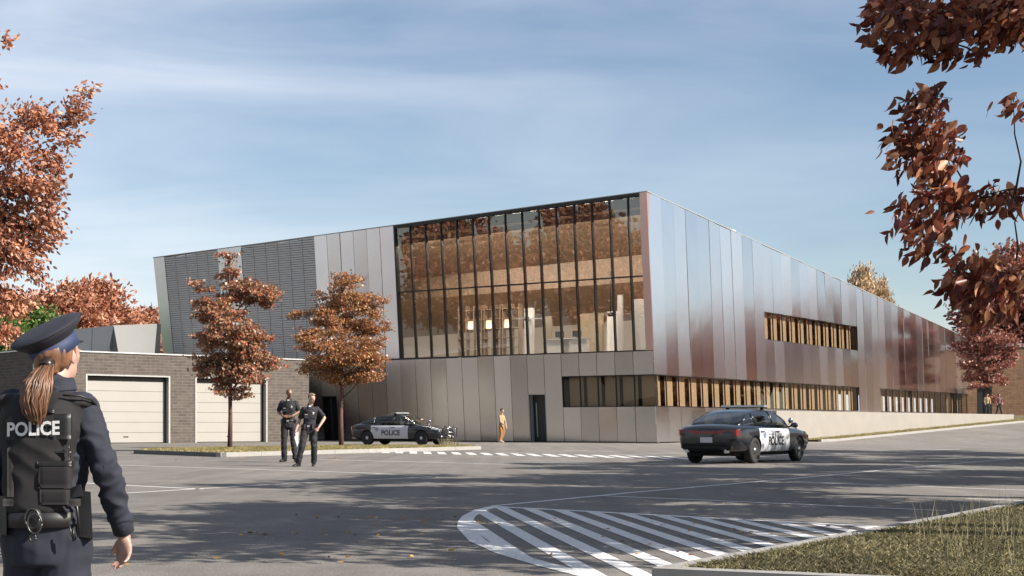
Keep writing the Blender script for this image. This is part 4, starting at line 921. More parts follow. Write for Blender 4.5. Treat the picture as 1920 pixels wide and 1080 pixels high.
    for x in (-1.53, 1.53):
        for s in (-1, 1):
            w = MB(); n = 36; R = .345
            prof = [(.70,.20),(.70,.30),(.715,.335),(.745,R),(.87,R),(.905,.335),(.925,.30),(.925,.235),(.90,.225)]
            w.loft([[(x+r*math.cos(2*math.pi*j/n), s*y, .345+r*math.sin(2*math.pi*j/n)) for j in range(n)] for y, r in prof], cap=True)
            wo_ = w.build('wheel', CM['tyre'], root)
            q = MB(); prof = [(.895,.232),(.905,.225),(.88,.19),(.87,.12),(.90,.10),(.905,.02)]
            q.loft([[(x+r*math.cos(2*math.pi*j/n), s*y, .345+r*math.sin(2*math.pi*j/n)) for j in range(n)] for y, r in prof], cap=True); q.build('rim', CM['rim'], wo_)
            q = MB(); q.ell((x, s*.905, .345), (.085,0,0), (0,.03,0), (0,0,.085)); q.build('hub_cap', CM['chrome'], wo_)
            q = MB()
            for k in range(8): a = k*math.pi/4; q.ell((x+.155*math.cos(a), s*.885, .345+.155*math.sin(a)), (.024,0,0), (0,.006,0), (0,0,.024), 8, 5)
            q.build('rim_holes', CM['under'], wo_)
    m = MB(); m.box(-2.2, 2.2, -.62, .62, .2, .5); m.build('underbody', CM['under'], root)
    # front
    m = MB(); m.box(2.40, 2.535, -.52, .52, .56, .70); m.box(2.43, 2.55, -.60, .60, .30, .46); m.build('grille', CM['under'], root)
    m = MB(); m.box(2.50,2.555,-.5,.5,.495,.525); m.build('front_trim', CM['black'], root)
    for s in (-1, 1):
        m = MB(); m.loft([[(2.06,s*.885,.72),(2.06,s*.89,.80),(2.1,s*.84,.845)],[(2.30,s*.84,.67),(2.32,s*.83,.79),(2.33,s*.78,.80)],[(2.50,s*.62,.66),(2.50,s*.62,.745),(2.48,s*.60,.755)]], smooth=False); m.build('headlight', CM['lamp'], root)
        m = MB(); m.ell((2.50,s*.62,.42),(.04,0,0),(0,.08,0),(0,0,.05)); m.build('fog_light', CM['lamp'], root)
    pb = empty('push_bar'); pb.parent = root
    for s in (-1, 1):
        m = MB(); m.tube([(2.50,s*.34,.34),(2.70,s*.36,.38),(2.72,s*.37,.80),(2.64,s*.38,.93),(2.52,s*.36,.86)], .028); m.build('upright_tube', CM['chrome'], pb)
        m = MB(); m.tube([(2.69,s*.37,.84),(2.66,s*.62,.82),(2.60,s*.74,.72),(2.58,s*.74,.50),(2.66,s*.62,.44),(2.70,s*.37,.42)], .022); m.build('wrap_tube', CM['under'], pb)
    for z in (.46, .62, .86): m = MB(); m.tube([(2.715,-.37,z),(2.715,.37,z)], .026); m.build('cross_tube', CM['chrome'], pb)
    m = MB(); m.ell((2.7,-.15,.40),(.03,0,0),(0,.05,0),(0,0,.05)); m.ell((2.7,.15,.40),(.03,0,0),(0,.05,0),(0,0,.05)); m.build('bar_lamp', CM['lamp'], pb)
    # rear
    for s in (-1, 1):
        m = MB(); m.loft([[(-2.50,s*.80,.74),(-2.50,s*.80,.90),(-2.42,s*.86,.90),(-2.42,s*.87,.74)],[(-2.565,s*.30,.77),(-2.565,s*.30,.87),(-2.5,s*.30,.88),(-2.5,s*.30,.76)]], smooth=False); m.build('tail_light', CM['red'], root)
        m = MB(); m.tube([(-2.60,s*.55,.33),(-2.3,s*.55,.33)], .05); m.build('exhaust', CM['chrome'], root)
    m = MB(); m.box(-2.575,-2.5,-.29,.29,.79,.86); m.build('tail_strip', CM['red'], root)
    m = MB(); m.box(-2.585,-2.55,-.17,.17,.56,.70); m.build('number_plate', CM['white'], root)
    m = MB(); m.box(-2.60,-2.4,-.7,.7,.40,.48); m.build('rear_bumper', CM['under'], root)
    # light bar
    lb = MB(); lb.box(-.30,-.02,-.60,.60,1.50,1.515); lb.build('light_bar_base', CM['under'], root)
    m = MB(); m.loft([[(-.31,y,1.517),(-.01,y,1.517),(-.04,y,1.572),(-.28,y,1.572)] for y in (-.63,-.58,-.2,.2,.58,.63)], smooth=False); m.build('light_bar', CM['bar'], root)
    for s in (-1,1): m = MB(); m.box(-.2,-.1,s*.5-.03,s*.5+.03,1.44,1.50); m.build('light_bar_foot', CM['under'], root)
    for x in (.12,-.95):
        for s in (-1, 1): m = MB(); m.ell((x,s*.38,1.02),(.09,0,0),(0,.22,0),(0,0,.16)); m.ell((x-.03,s*.38,1.22),(.05,0,0),(0,.13,0),(0,0,.08)); m.build('seat', CM['seat'], root)
    m = MB(); m.box(.62,.95,-.7,.7,.95,1.03); m.build('dashboard', CM['seat'], root)
    m = MB(); m.tube([(.58,.38+.17*math.cos(k*.45),1.08+.14*math.sin(k*.45)) for k in range(15)], .014, 6); m.build('steering_wheel', CM['under'], root)
    # lettering
    for s in (-1, 1):
        ux = V((-s*1.0,0,0)); d = V((0,-s,0))
        t = project_text(text_mesh('POLICE', .33, .010), bvh, (-.17, s*.93, .58), ux, V((0,0,1)), d, .005, .98); link('lettering', t, CM['letter'], root)
        m = MB(); n = 24; c = V((-.95, s*.93, .76))
        for r0_, r1_ in ((.095,.075),(.06,.045),(.028,.0)):
            for j in range(n):
                a0, a1 = 2*math.pi*j/n, 2*math.pi*(j+1)/n
                q = [c+V((math.cos(a)*r,0,math.sin(a)*r)) for a, r in ((a0,r0_),(a1,r0_),(a1,r1_),(a0,r1_))]; m.face(q[::-1] if s > 0 else q)
        for i, v in enumerate(m.v):
            h = bvh.ray_cast(V(v)+V((0,s,0)), d); m.v[i] = tuple(h[0]-d*.004) if h[0] else v
        m.build('crest', CM['crest'], root)
        m = MB()
        for z, x0, x1 in ((.775,-.68,-.30),(.85,-.22,-.08)):
            for k in range(9):
                xa = x0+(x1-x0)*k/9; xb = xa+(x1-x0)/9*.7; q = []
                for x, zz in ((xa,z-.012),(xb,z-.012),(xb,z+.012),(xa,z+.012)):
                    h = bvh.ray_cast(V((-x*s*s if False else x, s*2, zz)), d); q.append(h[0]-d*.004)
                m.face(q)
        m.build('small_lettering', CM['crest'], root)
    return root
def copy_tree(o, parent=None):
    c = o.copy(); C.objects.link(c); c.parent = parent
    for ch in list(o.children): copy_tree(ch, c)
    return c
car = make_car()
tag(car, 'black patrol car with white doors parked by the metal facade', 'police car')
car.location = V(((756-CX)/F*70.4, 70.4, 0)); car.rotation_euler = (0,0,math.radians(-26)); car.scale = (1.02,1.02,1.04)
car2 = copy_tree(car); tag(car2, 'patrol car driving away on the road in dappled shade', 'police car')
car2.location = V(((1400-CX)/F*38.3, 38.3, 0)); car2.scale = (1,1,.98); car2.rotation_euler = (0,0,math.radians(57))
# ---------------------------------------------------------------- people
PM = dict(skin=simple('skin', (.50,.30,.235), .5, var=.08, nscale=20), skind=simple('skin_brown', (.22,.105,.06), .45, var=.08, nscale=20),
 navy=simple('navy_cloth', (.013,.016,.030), .85, var=.22, nscale=9, bump=.12, bscale=700), navyd=simple('dark_uniform_cloth', (.014,.013,.019), .8, var=.15, nscale=9, bump=.1, bscale=300),
 vest=simple('black_vest_fabric', (.009,.008,.009), .85, var=.25, nscale=10, bump=.15, bscale=900), leather=simple('black_leather', (.011,.010,.010), .5, var=.1, bump=.08, bscale=200),
 capc=simple('cap_cloth', (.016,.017,.030), .75, var=.1, bump=.1, bscale=800), band=simple('cap_band', (.022,.035,.10), .7, var=.1, bump=.1, bscale=800),
 hair=simple('brown_hair', (.16,.075,.038), .42, var=.55, nscale=30, stretch=(1,1,.12), island=.35), hairb=simple('fair_hair', (.26,.17,.10), .6, var=.4, nscale=60),
 steel=simple('steel', (.13,.13,.13), .4, .9), badge=simple('badge_metal', (.62,.60,.55), .3, .5), white=simple('white_print', (.75,.75,.75), .7, var=.03), eye=simple('eye_dark', (.03,.02,.02), .3), eyew=simple('eye_white', (.7,.68,.65), .3), lip=simple('lips', (.38,.15,.13), .5), lipd=simple('dark_lips', (.16,.06,.05), .5), tee=simple('undershirt', (.6,.6,.62), .8),
 plum=simple('dull_red_cloth', (.20,.09,.08), .85), tan=simple('tan_cloth', (.42,.31,.18), .85, var=.12, bump=.3), rust=simple('rust_cloth', (.40,.19,.06), .85, var=.12, bump=.3), shoe=simple('light_shoe', (.6,.52,.42), .6), boot=simple('black_boot', (.013,.013,.014), .35), paper=simple('white_paper', (.75,.74,.70), .8), dkhair=simple('dark_hair', (.03,.022,.018), .7))
def hand(mb, w, d, n, s, sc=1.0, curl=.5):
    w, d, n, s = V(w), V(d).normalized(), V(n), V(s)
    n = (n-d*n.dot(d)).normalized(); s = (s-d*s.dot(d)-n*s.dot(n)).normalized()
    mb.capsule([w-d*.02*sc, w+d*.025*sc], [.024*sc, .027*sc], 10)
    mb.ell(w+d*.055*sc, d*.05*sc, s*.041*sc, n*.017*sc)
    for off, L, b0 in ((.030,.072,.092),(.010,.082,.098),(-.011,.076,.095),(-.030,.058,.085)):
        p = w+d*b0*.82*sc+s*off*sc; a0 = curl*.5
        pts = [p]; ang = 0; 
        for q, f in ((.45,.6),(.32,1.0),(.23,.9)):
            ang += curl*f; dirv = d*math.cos(ang)+n*math.sin(ang)+s*off*1.2; pts.append(pts[-1]+dirv*L*q*sc)
        mb.capsule(pts, [.0098*sc,.0092*sc,.0083*sc,.0072*sc], 8)
    p = w+d*.03*sc+s*.03*sc
    mb.capsule([p, p+d*.03*sc+s*.022*sc+n*.008*sc, p+d*.06*sc+s*.026*sc+n*.02*sc], [.0125*sc,.0108*sc,.0085*sc], 8)
def head(mb, c, look, up=V((0,0,1)), sc=1.0):
    c = V(c); f = V(look).normalized(); up = (up-f*up.dot(f)).normalized(); r = f.cross(up)
    L = lambda a, b, e: c+r*a*sc+f*b*sc+up*e*sc
    mb.ell(L(0,-.012,.028), r*.077*sc, f*.096*sc, up*.090*sc); mb.ell(L(0,.022,-.045), r*.056*sc, f*.066*sc, up*.072*sc)
    mb.ell(L(0,.05,-.092), r*.03*sc, f*.03*sc, up*.022*sc); mb.ell(L(0,.052,.0), r*.06*sc, f*.035*sc, up*.05*sc)
    mb.capsule([L(0,.085,.012), L(0,.107,-.028)], [.009*sc,.0135*sc], 8); mb.ell(L(0,.083,-.062), r*.024*sc, f*.012*sc, up*.010*sc)
    for s in (-1, 1):
        mb.ell(L(s*.079,-.01,-.008), f*.018*sc, r*.008*sc, up*.03*sc); mb.ell(L(s*.03,.078,.026), r*.022*sc, f*.012*sc, up*.008*sc)
    return L, r, f, up
def person(name, root, J, opt):
    """J: joints in the root's space. body is one fused surface; clothes are its children."""
    s = opt.get('s', 1.0); vx = opt.get('voxel', .011); fw = V(opt.get('fwd', (0,-1,0))).normalized()
    b = MB(); sh = (V(J['shR'])-V(J['shL'])); sx = sh.normalized(); hip = (V(J['hipR'])-V(J['hipL'])).normalized()
    pc = (V(J['hipR'])+V(J['hipL']))/2; cc = (V(J['shR'])+V(J['shL']))/2; nk = V(J['neck']); hc = V(J['head'])
    L, r, f, up = head(b, hc, opt['look'], V(opt.get('hup', (0,0,1))), s)
    b.capsule([nk-V((0,0,.05)), hc-V((0,0,.07*s))-f*.01], [.062*s,.053*s], 14)
    def torso(mb, k, grow=0.0):
        P = [(pc-V((0,0,.06)), .150, .105), (pc+V((0,0,.05)), .158, .115), (pc.lerp(cc,.35), .138, .10), (pc.lerp(cc,.6), .155, .112), (pc.lerp(cc,.85), .172, .118), (cc-V((0,0,.0)), .165, .10), (cc+V((0,0,.045)), .10, .075)]
        kk = k*s
        rings = []
        for i, (c, a, d) in enumerate(P):
            ax = hip.lerp(sx, min(1, i/4)).normalized(); ay = V((0,0,1)).cross(ax).normalized(); n = 20
            rings.append([c+ax*((a*kk+grow)*math.cos(2*math.pi*j/n))+ay*((d*kk*opt.get('depth',1)+grow)*math.sin(2*math.pi*j/n)) for j in range(n)])
        mb.loft(rings)
    torso(b, .93)
    for sd_ in 'LR':
        S_, E_, W_ = V(J['sh'+sd_]), V(J['el'+sd_]), V(J['wr'+sd_]); b.capsule([S_, S_.lerp(E_,.5), E_], [.052*s,.046*s,.038*s]); b.capsule([E_, E_.lerp(W_,.3), W_], [.040*s,.041*s,.026*s])
        H_, K_, A_ = V(J['hip'+sd_]), V(J['kn'+sd_]), V(J['an'+sd_]); b.capsule([H_, H_.lerp(K_,.4), K_], [.085*s,.078*s,.054*s]); b.capsule([K_, K_.lerp(A_,.3), A_], [.054*s,.055*s,.036*s])
        t = V(J.get('toe'+sd_, fw)).normalized(); b.capsule([A_-t*.04+V((0,0,-.03)), A_+t*.15+V((0,0,-.055))], [.035*s,.026*s])
        hn = opt.get('hand'+sd_)
        hd = (W_-E_).normalized() if not hn or 'd' not in hn else V(hn['d']); n_ = V(hn['n']) if hn else V((0,0,-1)); s_ = V(hn['s']) if hn else fw
        hand(b, W_, hd, n_, s_, s, hn.get('curl', .5) if hn else .5)
    me = fuse(b, vx, 3); body = link('body', me, PM[opt['skin']], root)
    # eyes, mouth
    m = MB()
    for q in (-1, 1): m.ell(L(q*.030,.079,.006), r*.013*s, f*.008*s, up*.006*s, 8, 6)
    m.build('eyes', PM['eyew'], root); m = MB()
    for q in (-1, 1): m.ell(L(q*.030,.0855,.006), r*.006*s, f*.004*s, up*.006*s, 8, 6)
    m.build('iris', PM['eye'], root)
    m = MB(); m.ell(L(0,.094,-.062), r*.022*s, f*.005*s, up*.006*s, 10, 6); m.build('mouth', PM[opt.get('lip','lip')], root)
    # shirt
    sv = opt.get('sleeve', .5); m = MB(); torso(m, 1.0, .010)
    for sd_ in 'LR':
        S_, E_, W_ = V(J['sh'+sd_]), V(J['el'+sd_]), V(J['wr'+sd_])
        m.ell(S_-sx*(.012 if sd_ == 'R' else -.012), V((.060*s,0,0)), V((0,.064*s,0)), V((0,0,.056*s)))
        if sv >= 1: m.capsule([S_, S_.lerp(E_,.5), E_], [.066*s,.058*s,.050*s]); m.tube([E_-(W_-E_).normalized()*.03, E_.lerp(W_,.3), E_.lerp(W_,.94)], [.050*s,.051*s,.037*s], 14)
        else: m.tube([S_, S_.lerp(E_,.5), S_.lerp(E_,.86)], [.058*s,.061*s,.062*s], 14)
    m.capsule([nk-V((0,0,.07)), nk+V((0,0,.0))], [.085*s,.066*s])
    waist = pc.z+.05
    me = fuse(m, vx, 4, opt.get('wr', .006)*s, opt.get('ws', 9), 3, cut=lambda c: c.z > waist-.02, stretch=(1,1,1.7)); link('shirt', me, PM[opt['shirt']], root)
    # trousers
    m = MB(); n = 20
    rings = []
    for z, a, d in ((-.12,.150,.115),(-.04,.165,.125),(.03,.162,.122),(.075,.150,.112)):
        ax = hip; ay = V((0,0,1)).cross(ax).normalized(); c = pc+V((0,0,z)); rings.append([c+ax*(a*s*math.cos(2*math.pi*j/n))+ay*(d*s*math.sin(2*math.pi*j/n)) for j in range(n)])
    m.loft(rings)
    for sd_ in 'LR':
        H_, K_, A_ = V(J['hip'+sd_]), V(J['kn'+sd_]), V(J['an'+sd_]); e = A_+(K_-A_).normalized()*.0
        m.capsule([H_+V((0,0,-.02)), H_.lerp(K_,.4), K_], [.098*s,.092*s,.074*s], 16); m.tube([K_+(H_-K_).normalized()*.04, K_, K_.lerp(e,.5), e], [.074*s,.075*s,.070*s,.068*s], 16)
    me = fuse(m, vx, 4, .010*s, 7, 9, stretch=(1,1,1.6)); link('trousers', me, PM[opt['trousers']], root)
    # shoes
    for sd_ in 'LR':
        A_ = V(J['an'+sd_]); t = V(J.get('toe'+sd_, fw)).normalized(); t.z = 0 if 'toez' not in opt else t.z; q = V((-t.y,t.x,0)).normalized(); m = MB(); g0 = A_.z-.085*s
        m.loft([[A_+t*x*s+q*w*s*math.cos(a)+V((0,0,(-.085+h*(.5+.5*math.sin(a)))*s)) for a in [2*math.pi*j/14 for j in range(14)]] for x, w, h in ((-.085,.012,.05),(-.07,.034,.10),(0,.042,.12),(.07,.047,.085),(.14,.048,.062),(.185,.036,.05),(.20,.012,.03))])
        m.build('shoe', PM[opt.get('shoe','boot')], root)
    # belt
    if opt.get('belt'):
        m = MB(); n = 28; ay = V((0,0,1)).cross(hip).normalized(); rings = []
        for z, g_ in ((.035,.0),(.035,.012),(.085,.012),(.085,0)):
            c = pc+V((0,0,z)); rings.append([c+hip*((.160*s+g_)*math.cos(2*math.pi*j/n))+ay*((.121*s+g_)*math.sin(2*math.pi*j/n)) for j in range(n)])
        m.loft(rings, cap=False); m.build('belt', PM['leather'], root)
        fr = ay if ay.dot(fw) > 0 else -ay
        for k, a in enumerate(opt['belt']):
            p = pc+V((0,0,.05))+hip*((.178*s)*math.cos(a))+fr*((.140*s)*math.sin(a)); m = MB(); o_ = (p-pc); o_.z = 0; o_.normalize(); t_ = V((-o_.y,o_.x,0))
            w_, h_ = ((.028,.05),(.022,.045),(.035,.06))[k%3]; pts = [p+t_*u*w_+o_*v*.022+V((0,0,zz*h_)) for zz in (-1,1) for u, v in ((-1,-1),(1,-1),(1,1),(-1,1))]; m.hexa(pts); m.build('belt_pouch', PM['leather'], root)
        m = MB(); c = pc+fr*(.138*s)+V((0,0,.06)); m.hexa([c+hip*u*.03+fr*v*.006+V((0,0,w_*.022)) for w_ in (-1,1) for u, v in ((-1,-1),(1,-1),(1,1),(-1,1))]); m.build('buckle', PM['badge'], root)
    if opt.get('badge'):
        fr = fw; up_ = V((0,0,1)); 
        bl_ = cc-V((0,0,.12*s))+sx*(.085*s*opt['badge'])+fr*(.128*s*opt.get('depth',1))
        m = MB(); m.ell(bl_, sx*.026*s, fr*.008, up_*.036*s, 10, 6); m.build('badge', PM['badge'], root)
        m = MB(); c = cc-V((0,0,.145*s))-sx*(.085*s*opt['badge'])+fr*(.132*s*opt.get('depth',1)); m.hexa([c+sx*u*.035+fr*v*.006+up_*w_*.008 for w_ in (-1,1) for u, v in ((-1,-1),(1,-1),(1,1),(-1,1))]); m.build('name_tag', PM['badge'], root)
        m = MB(); c = cc+V((0,0,.035*s))+fr*.075*s; m.loft([[c+sx*.035+up_*.04, c-sx*.035+up_*.04, c-up_*.05+fr*.035],[c+sx*.035+up_*.04-fr*.02, c-sx*.035+up_*.04-fr*.02, c-up_*.05]], smooth=False); m.build('undershirt', PM['tee'], root)
        for q in (-1, 1):
            m = MB(); c0 = cc+V((0,0,.075*s))+sx*q*.045*s+fr*.02; c1 = cc-V((0,0,.01*s))+sx*q*.035*s+fr*.105*s; m.bar(c0, c1, .05, .012, up=sx); m.build('collar', PM[opt['shirt']], root)
            m = MB(); c = cc-V((0,0,.19*s))+sx*q*.08*s+fr*.118*s; m.hexa([c+sx*u*.045+fr*v*.010+up_*w_*.045 for w_ in (-1,1) for u, v in ((-1,-1),(1,-1),(1,1),(-1,1))]); m.build('chest_pocket', PM[opt['shirt']], root)
    if opt.get('hair'):
        m = MB(); m.ell(L(0,-.016,.040), r*.083*s, f*.102*s, up*.090*s, 24, 18); m.ell(L(0,.03,.10), r*.055*s, f*.05*s, up*.03*s)
        lim = opt.get('hairline', .02)
        me = fuse(m, .008, 2, .004, 40, 5, cut=lambda c: (c-hc).dot(up) > lim*s+max(0,(c-hc).dot(f)-.01)*.75 or ((c-hc).dot(f) < -.03 and (c-hc).dot(up) > -.05*s)); link('hair', me, PM[opt['hair']], root)
    return L, r, f, up, pc, cc
def at(px, Y, z=0.0): return V(((px-CX)/F*Y, Y, z))
def px3(x, y, px0, pyf, s, d=0.0): return ((x-px0)/s, d, (pyf-y)/s)
# officer one: bald, hands together at the belt
Yb = 37.6; s_ = F/Yb; q = lambda cx, cy, d=0.0: px3(480+cx/5.4, 700+cy/5.4, 541, 867, s_, d)
root = empty('person', at(541, Yb), 0, 'tall bald police officer in dark short-sleeved uniform, hands held together', 'person')
person('a', root, dict(head=q(338,202,-.02), neck=q(333,262), shL=q(262,296,.0), shR=q(402,296,-.0), elL=q(222,390,.08), elR=q(430,392,.06), wrL=q(287,436,-.17), wrR=q(372,436,-.17),
  hipL=q(292,505), hipR=q(368,505), knL=q(285,690,-.03), knR=q(380,690,-.02), anL=q(285,862,.03), anR=q(398,866,.02), toeL=(-.45,-1,0), toeR=(.3,-1,0)),
  dict(s=1.06, look=(.55,-.85,-.02), skin='skind', lip='lipd', shirt='navyd', trousers='navyd', sleeve=.5, belt=(0.1,.5,2.6,3.1,-.6,-2.4), badge=1, handL=dict(n=(.0,.6,-.4), s=(0,-.3,1), d=(1,-.15,-.1), curl=.6), handR=dict(n=(0,.6,-.4), s=(0,-.3,1), d=(-1,-.2,-.1), curl=.6)))
# officer two: fair hair, looks down to the right, one hand at his side with paper
Yy = 33.9; s_ = F/Yy; q = lambda cx, cy, d=0.0: px3(480+cx/5.4, 700+cy/5.4, 575, 874.5, s_, d)
root = empty('person', at(575, Yy), 0, 'fair-haired police officer walking with his left arm bent out', 'person')
person('b', root, dict(head=q(567,254,-.05), neck=q(548,315), shL=q(486,358,-.05), shR=q(618,358,.04), elL=q(440,470,.02), elR=q(690,452,.08), wrL=q(412,578,-.12), wrR=q(640,552,-.14),
  hipL=q(497,560), hipR=q(578,560), knL=q(476,735,-.14), knR=q(590,735,-.02), anL=q(434,908,-.12), anR=q(580,908,.10), toeL=(-.55,-1,0), toeR=(.05,-1,0)),
  dict(s=.98, look=(.75,-.62,-.22), skin='skin', shirt='navyd', trousers='navyd', sleeve=.45, belt=(0.0,.45,2.2,2.7,3.2,.9,-.5), badge=1, hair='hairb', hairline=.045, handL=dict(n=(1,.2,0), s=(0,-1,0), curl=.5), handR=dict(n=(-.3,.6,-.2), s=(-.6,-.4,.6), d=(-.45,-.3,-.85), curl=.8)))
pp = root.location+V(q(425,600,-.16))
m = MB(); m.loft([[(-.04,-.01,.0),(.05,.0,.03),(.045,.012,.03),(-.045,.002,.0)],[(-.05,-.03,-.14),(.035,.0,-.15),(.03,.012,-.15),(-.055,-.018,-.14)],[(-.005,.0,-.30),(.045,.02,-.31),(.04,.03,-.31),(-.01,.012,-.30)],[(.01,0,-.42),(.03,.01,-.44),(.028,.016,-.44),(.008,.01,-.42)]], smooth=False)
o = m.build('paper', PM['paper']); o.location = pp; tag(o, 'crumpled white paper held by the fair-haired officer', 'paper')
# walker in front of the facade
Yw = 76.0; s_ = F/Yw; q = lambda cx, cy, d=0.0: px3(720+cx/3.69, 640+cy/3.69, 938.5, 831.6, s_, d)
root = empty('person', at(938.5, Yw), 0, 'man in tan top and rust trousers walking by the metal facade', 'person')
person('c', root, dict(head=q(817,480,-.02), neck=q(815,503), shL=q(800,518,-.10), shR=q(826,518,.14), elL=q(806,558,-.20), elR=q(838,556,.16), wrL=q(834,580,-.18), wrR=q(846,590,.10),
  hipL=q(805,592,-.06), hipR=q(822,592,.08), knL=q(812,640,-.08), knR=q(824,640,.10), anL=q(800,685,-.08), anR=q(806,690,.10), toeL=(1,-.2,0), toeR=(1,-.1,0)),
  dict(s=1.0, look=(.9,-.3,-.1), fwd=(.9,-.3,0), skin='skin', shirt='tan', trousers='rust', sleeve=1, hair='dkhair', shoe='shoe', voxel=.016))
# two people on the terrace
for cx, tl, lab, sh_, dx in ((1851, 'a', 'person in pale patterned top standing on the far terrace under the red tree', 'tan', 0), (1873, 'b', 'person in dull red top before the dark door of the brick annex', 'plum', .1)):
    Yq = 117.0; root = empty('person', at(cx, Yq, TZ-.03), 0, lab, 'person')
    person(tl, root, dict(head=(.02,0,1.68), neck=(0,0,1.5), shL=(-.19,0,1.42), shR=(.19,0,1.42), elL=(-.25,-.02,1.14), elR=(.26,.02,1.14), wrL=(-.2,-.15,.95), wrR=(.2,-.18,1.0), hipL=(-.09,0,.92), hipR=(.09,0,.92), knL=(-.12,-.04,.5), knR=(.13,-.02,.5), anL=(-.14-dx,.03,.085), anR=(.15+dx,0,.085)),
      dict(s=1.0, look=(.4,-1,0), skin='skin', shirt=sh_, trousers='navyd', sleeve=1, hair='dkhair', voxel=.02))
# ---- foreground officer, seen from behind
Yo = 5.475; so_ = 480.0; gzo = gz(-1.82, Yo)
q = lambda x, y, d=0.0: ((x-CX)/F*(Yo+d)+875/so_, d, (HY-y)/F*(Yo+d)+CAMH-gzo)
root = empty('person', (-875/so_*1.0, Yo, gzo), 0, 'policewoman from behind in peaked cap and black vest, brown ponytail', 'person')
look = V((.33,.94,.0)).normalized()
oL, orr, of, oup, opc, occ = person('o', root, dict(head=q(110,668,.03), neck=q(98,725,.0), shL=q(22,762,.02), shR=q(152,766,.02), elL=q(-22,880,-.02), elR=q(199,880,-.03), wrL=q(2,985,.10), wrR=q(233,1000,.07),
  hipL=q(50,998,0), hipR=q(126,998,0), knL=q(58,1205,.10), knR=q(118,1215,.0), anL=(-.08,.32,.10), anR=(.09,-.22,.12), toeL=(-.1,1,0), toeR=(.1,1,0)),
  dict(s=.97, voxel=.0075, wr=.011, ws=12, look=look, fwd=(0,1,0), skin='skin', shirt='navy', trousers='navy', sleeve=1, handL=dict(n=(1,0,0), s=(0,1,0), curl=.35), handR=dict(n=(-.55,-.85,0), s=(-.85,.55,0), d=(.03,.02,-1), curl=.5)))
# hair under the cap and ponytail
m = MB(); m.ell(oL(0,-.022,.010), orr*.079, of*.096, oup*.085, 28, 20); m.ell(oL(0,-.07,-.035), orr*.055, of*.04, oup*.05)
me = fuse(m, .006, 2, .003, 60, 5, cut=lambda c: (c-V(q(110,668,.03))).dot(oup) < .060 and (c-V(q(110,668,.03))).dot(of) < .0+.6*(c-V(q(110,668,.03))).dot(oup), stretch=(1,1,.2)); link('hair', me, PM['hair'], root)
pt = empty('ponytail'); pt.parent = root; m = MB(); rdh = random.Random(4)
P0 = V(q(88,683,-.085)); P1 = V(q(72,715,-.14)); P2 = V(q(64,752,-.165)); P3 = V(q(70,796,-.17))
for i in range(420):
    a = rdh.uniform(0,6.28); rr_ = math.sqrt(rdh.random()); o0 = V((math.cos(a),math.sin(a)*.8,0))*rr_; e = rdh.uniform(.72,1.03)
    pts = []
    for k, (P, w_) in enumerate(((P0,.022),(P0.lerp(P1,.5),.036),(P1,.050),(P1.lerp(P2,.5),.054),(P2,.050),(P2.lerp(P3,.5),.038),(P3,.018))):
        j = V((rdh.gauss(0,.0028), rdh.gauss(0,.0028), 0)); pts.append(P+o0*w_+j+V((math.sin(k*1.1+i)*.0025,0,0)))
    if e < 1: pts[-1] = pts[-2].lerp(pts[-1], (e-.7)*2.8)
    m.tube(pts, [.003,.0034,.0036,.0036,.0034,.003,.001], 5, cap=False)
m.build('strands', PM['hair'], pt)
m = MB(); m.tube([V(q(92,678,-.07)), V(q(84,690,-.10))], [.026,.026], 14); m.build('hair_tie', PM['eye'], pt)
# cap: band, crown, peak
cp = empty('peaked_cap'); cp.parent = root
hcn = V(q(100,650,.02)); cu = V((-.36,-.36,.86)).normalized(); cf = (look-cu*look.dot(cu)).normalized(); cr_ = cf.cross(cu)
def ring(c, a, b_, n=40): return [c+cf*(a*math.cos(2*math.pi*j/n))+cr_*(b_*math.sin(2*math.pi*j/n)) for j in range(n)]
b0 = hcn+cu*-.012
m = MB(); m.loft([ring(b0-cu*.016, .101,.088), ring(b0-cu*.016, .107,.093), ring(b0+cu*.034,.109,.095), ring(b0+cu*.036,.104,.09)], cap=False); m.build('cap_band', PM['band'], cp)
m = MB(); m.loft([ring(b0+cu*.034,.106,.092), ring(b0+cu*.040+cf*.0,.112,.099), ring(b0+cu*.060+cf*.004,.134,.128), ring(b0+cu*.072+cf*.008,.148,.141), ring(b0+cu*.080+cf*.009,.150,.143), ring(b0+cu*.086+cf*.009,.146,.139), ring(b0+cu*.092+cf*.008,.10,.095), ring(b0+cu*.094+cf*.006,.03,.03)]); m.build('cap_crown', PM['capc'], cp)
m = MB(); m.tube([ring(b0+cu*.080+cf*.009,.151,.144)[j] for j in list(range(40))+[0]], .0028, 6); m.build('piping', PM['vest'], cp)
m = MB(); n = 16; up_r, lo_r = [], []
for j in range(n+1):
    a = math.radians(-62+124*j/n); i_ = b0-cu*.010+cf*(.103*math.cos(a))+cr_*(.090*math.sin(a)); ex = math.cos(a*1.35)*.058; o_ = i_+cf*ex-cu*ex*.55
    up_r.append((i_, o_))
for (a, b_), (c_, d_) in zip(up_r[:-1], up_r[1:]): m.hexa([a-cu*.003, b_-cu*.003, d_-cu*.003, c_-cu*.003, a, b_, d_, c_])
m.build('cap_peak', PM['leather'], cp)
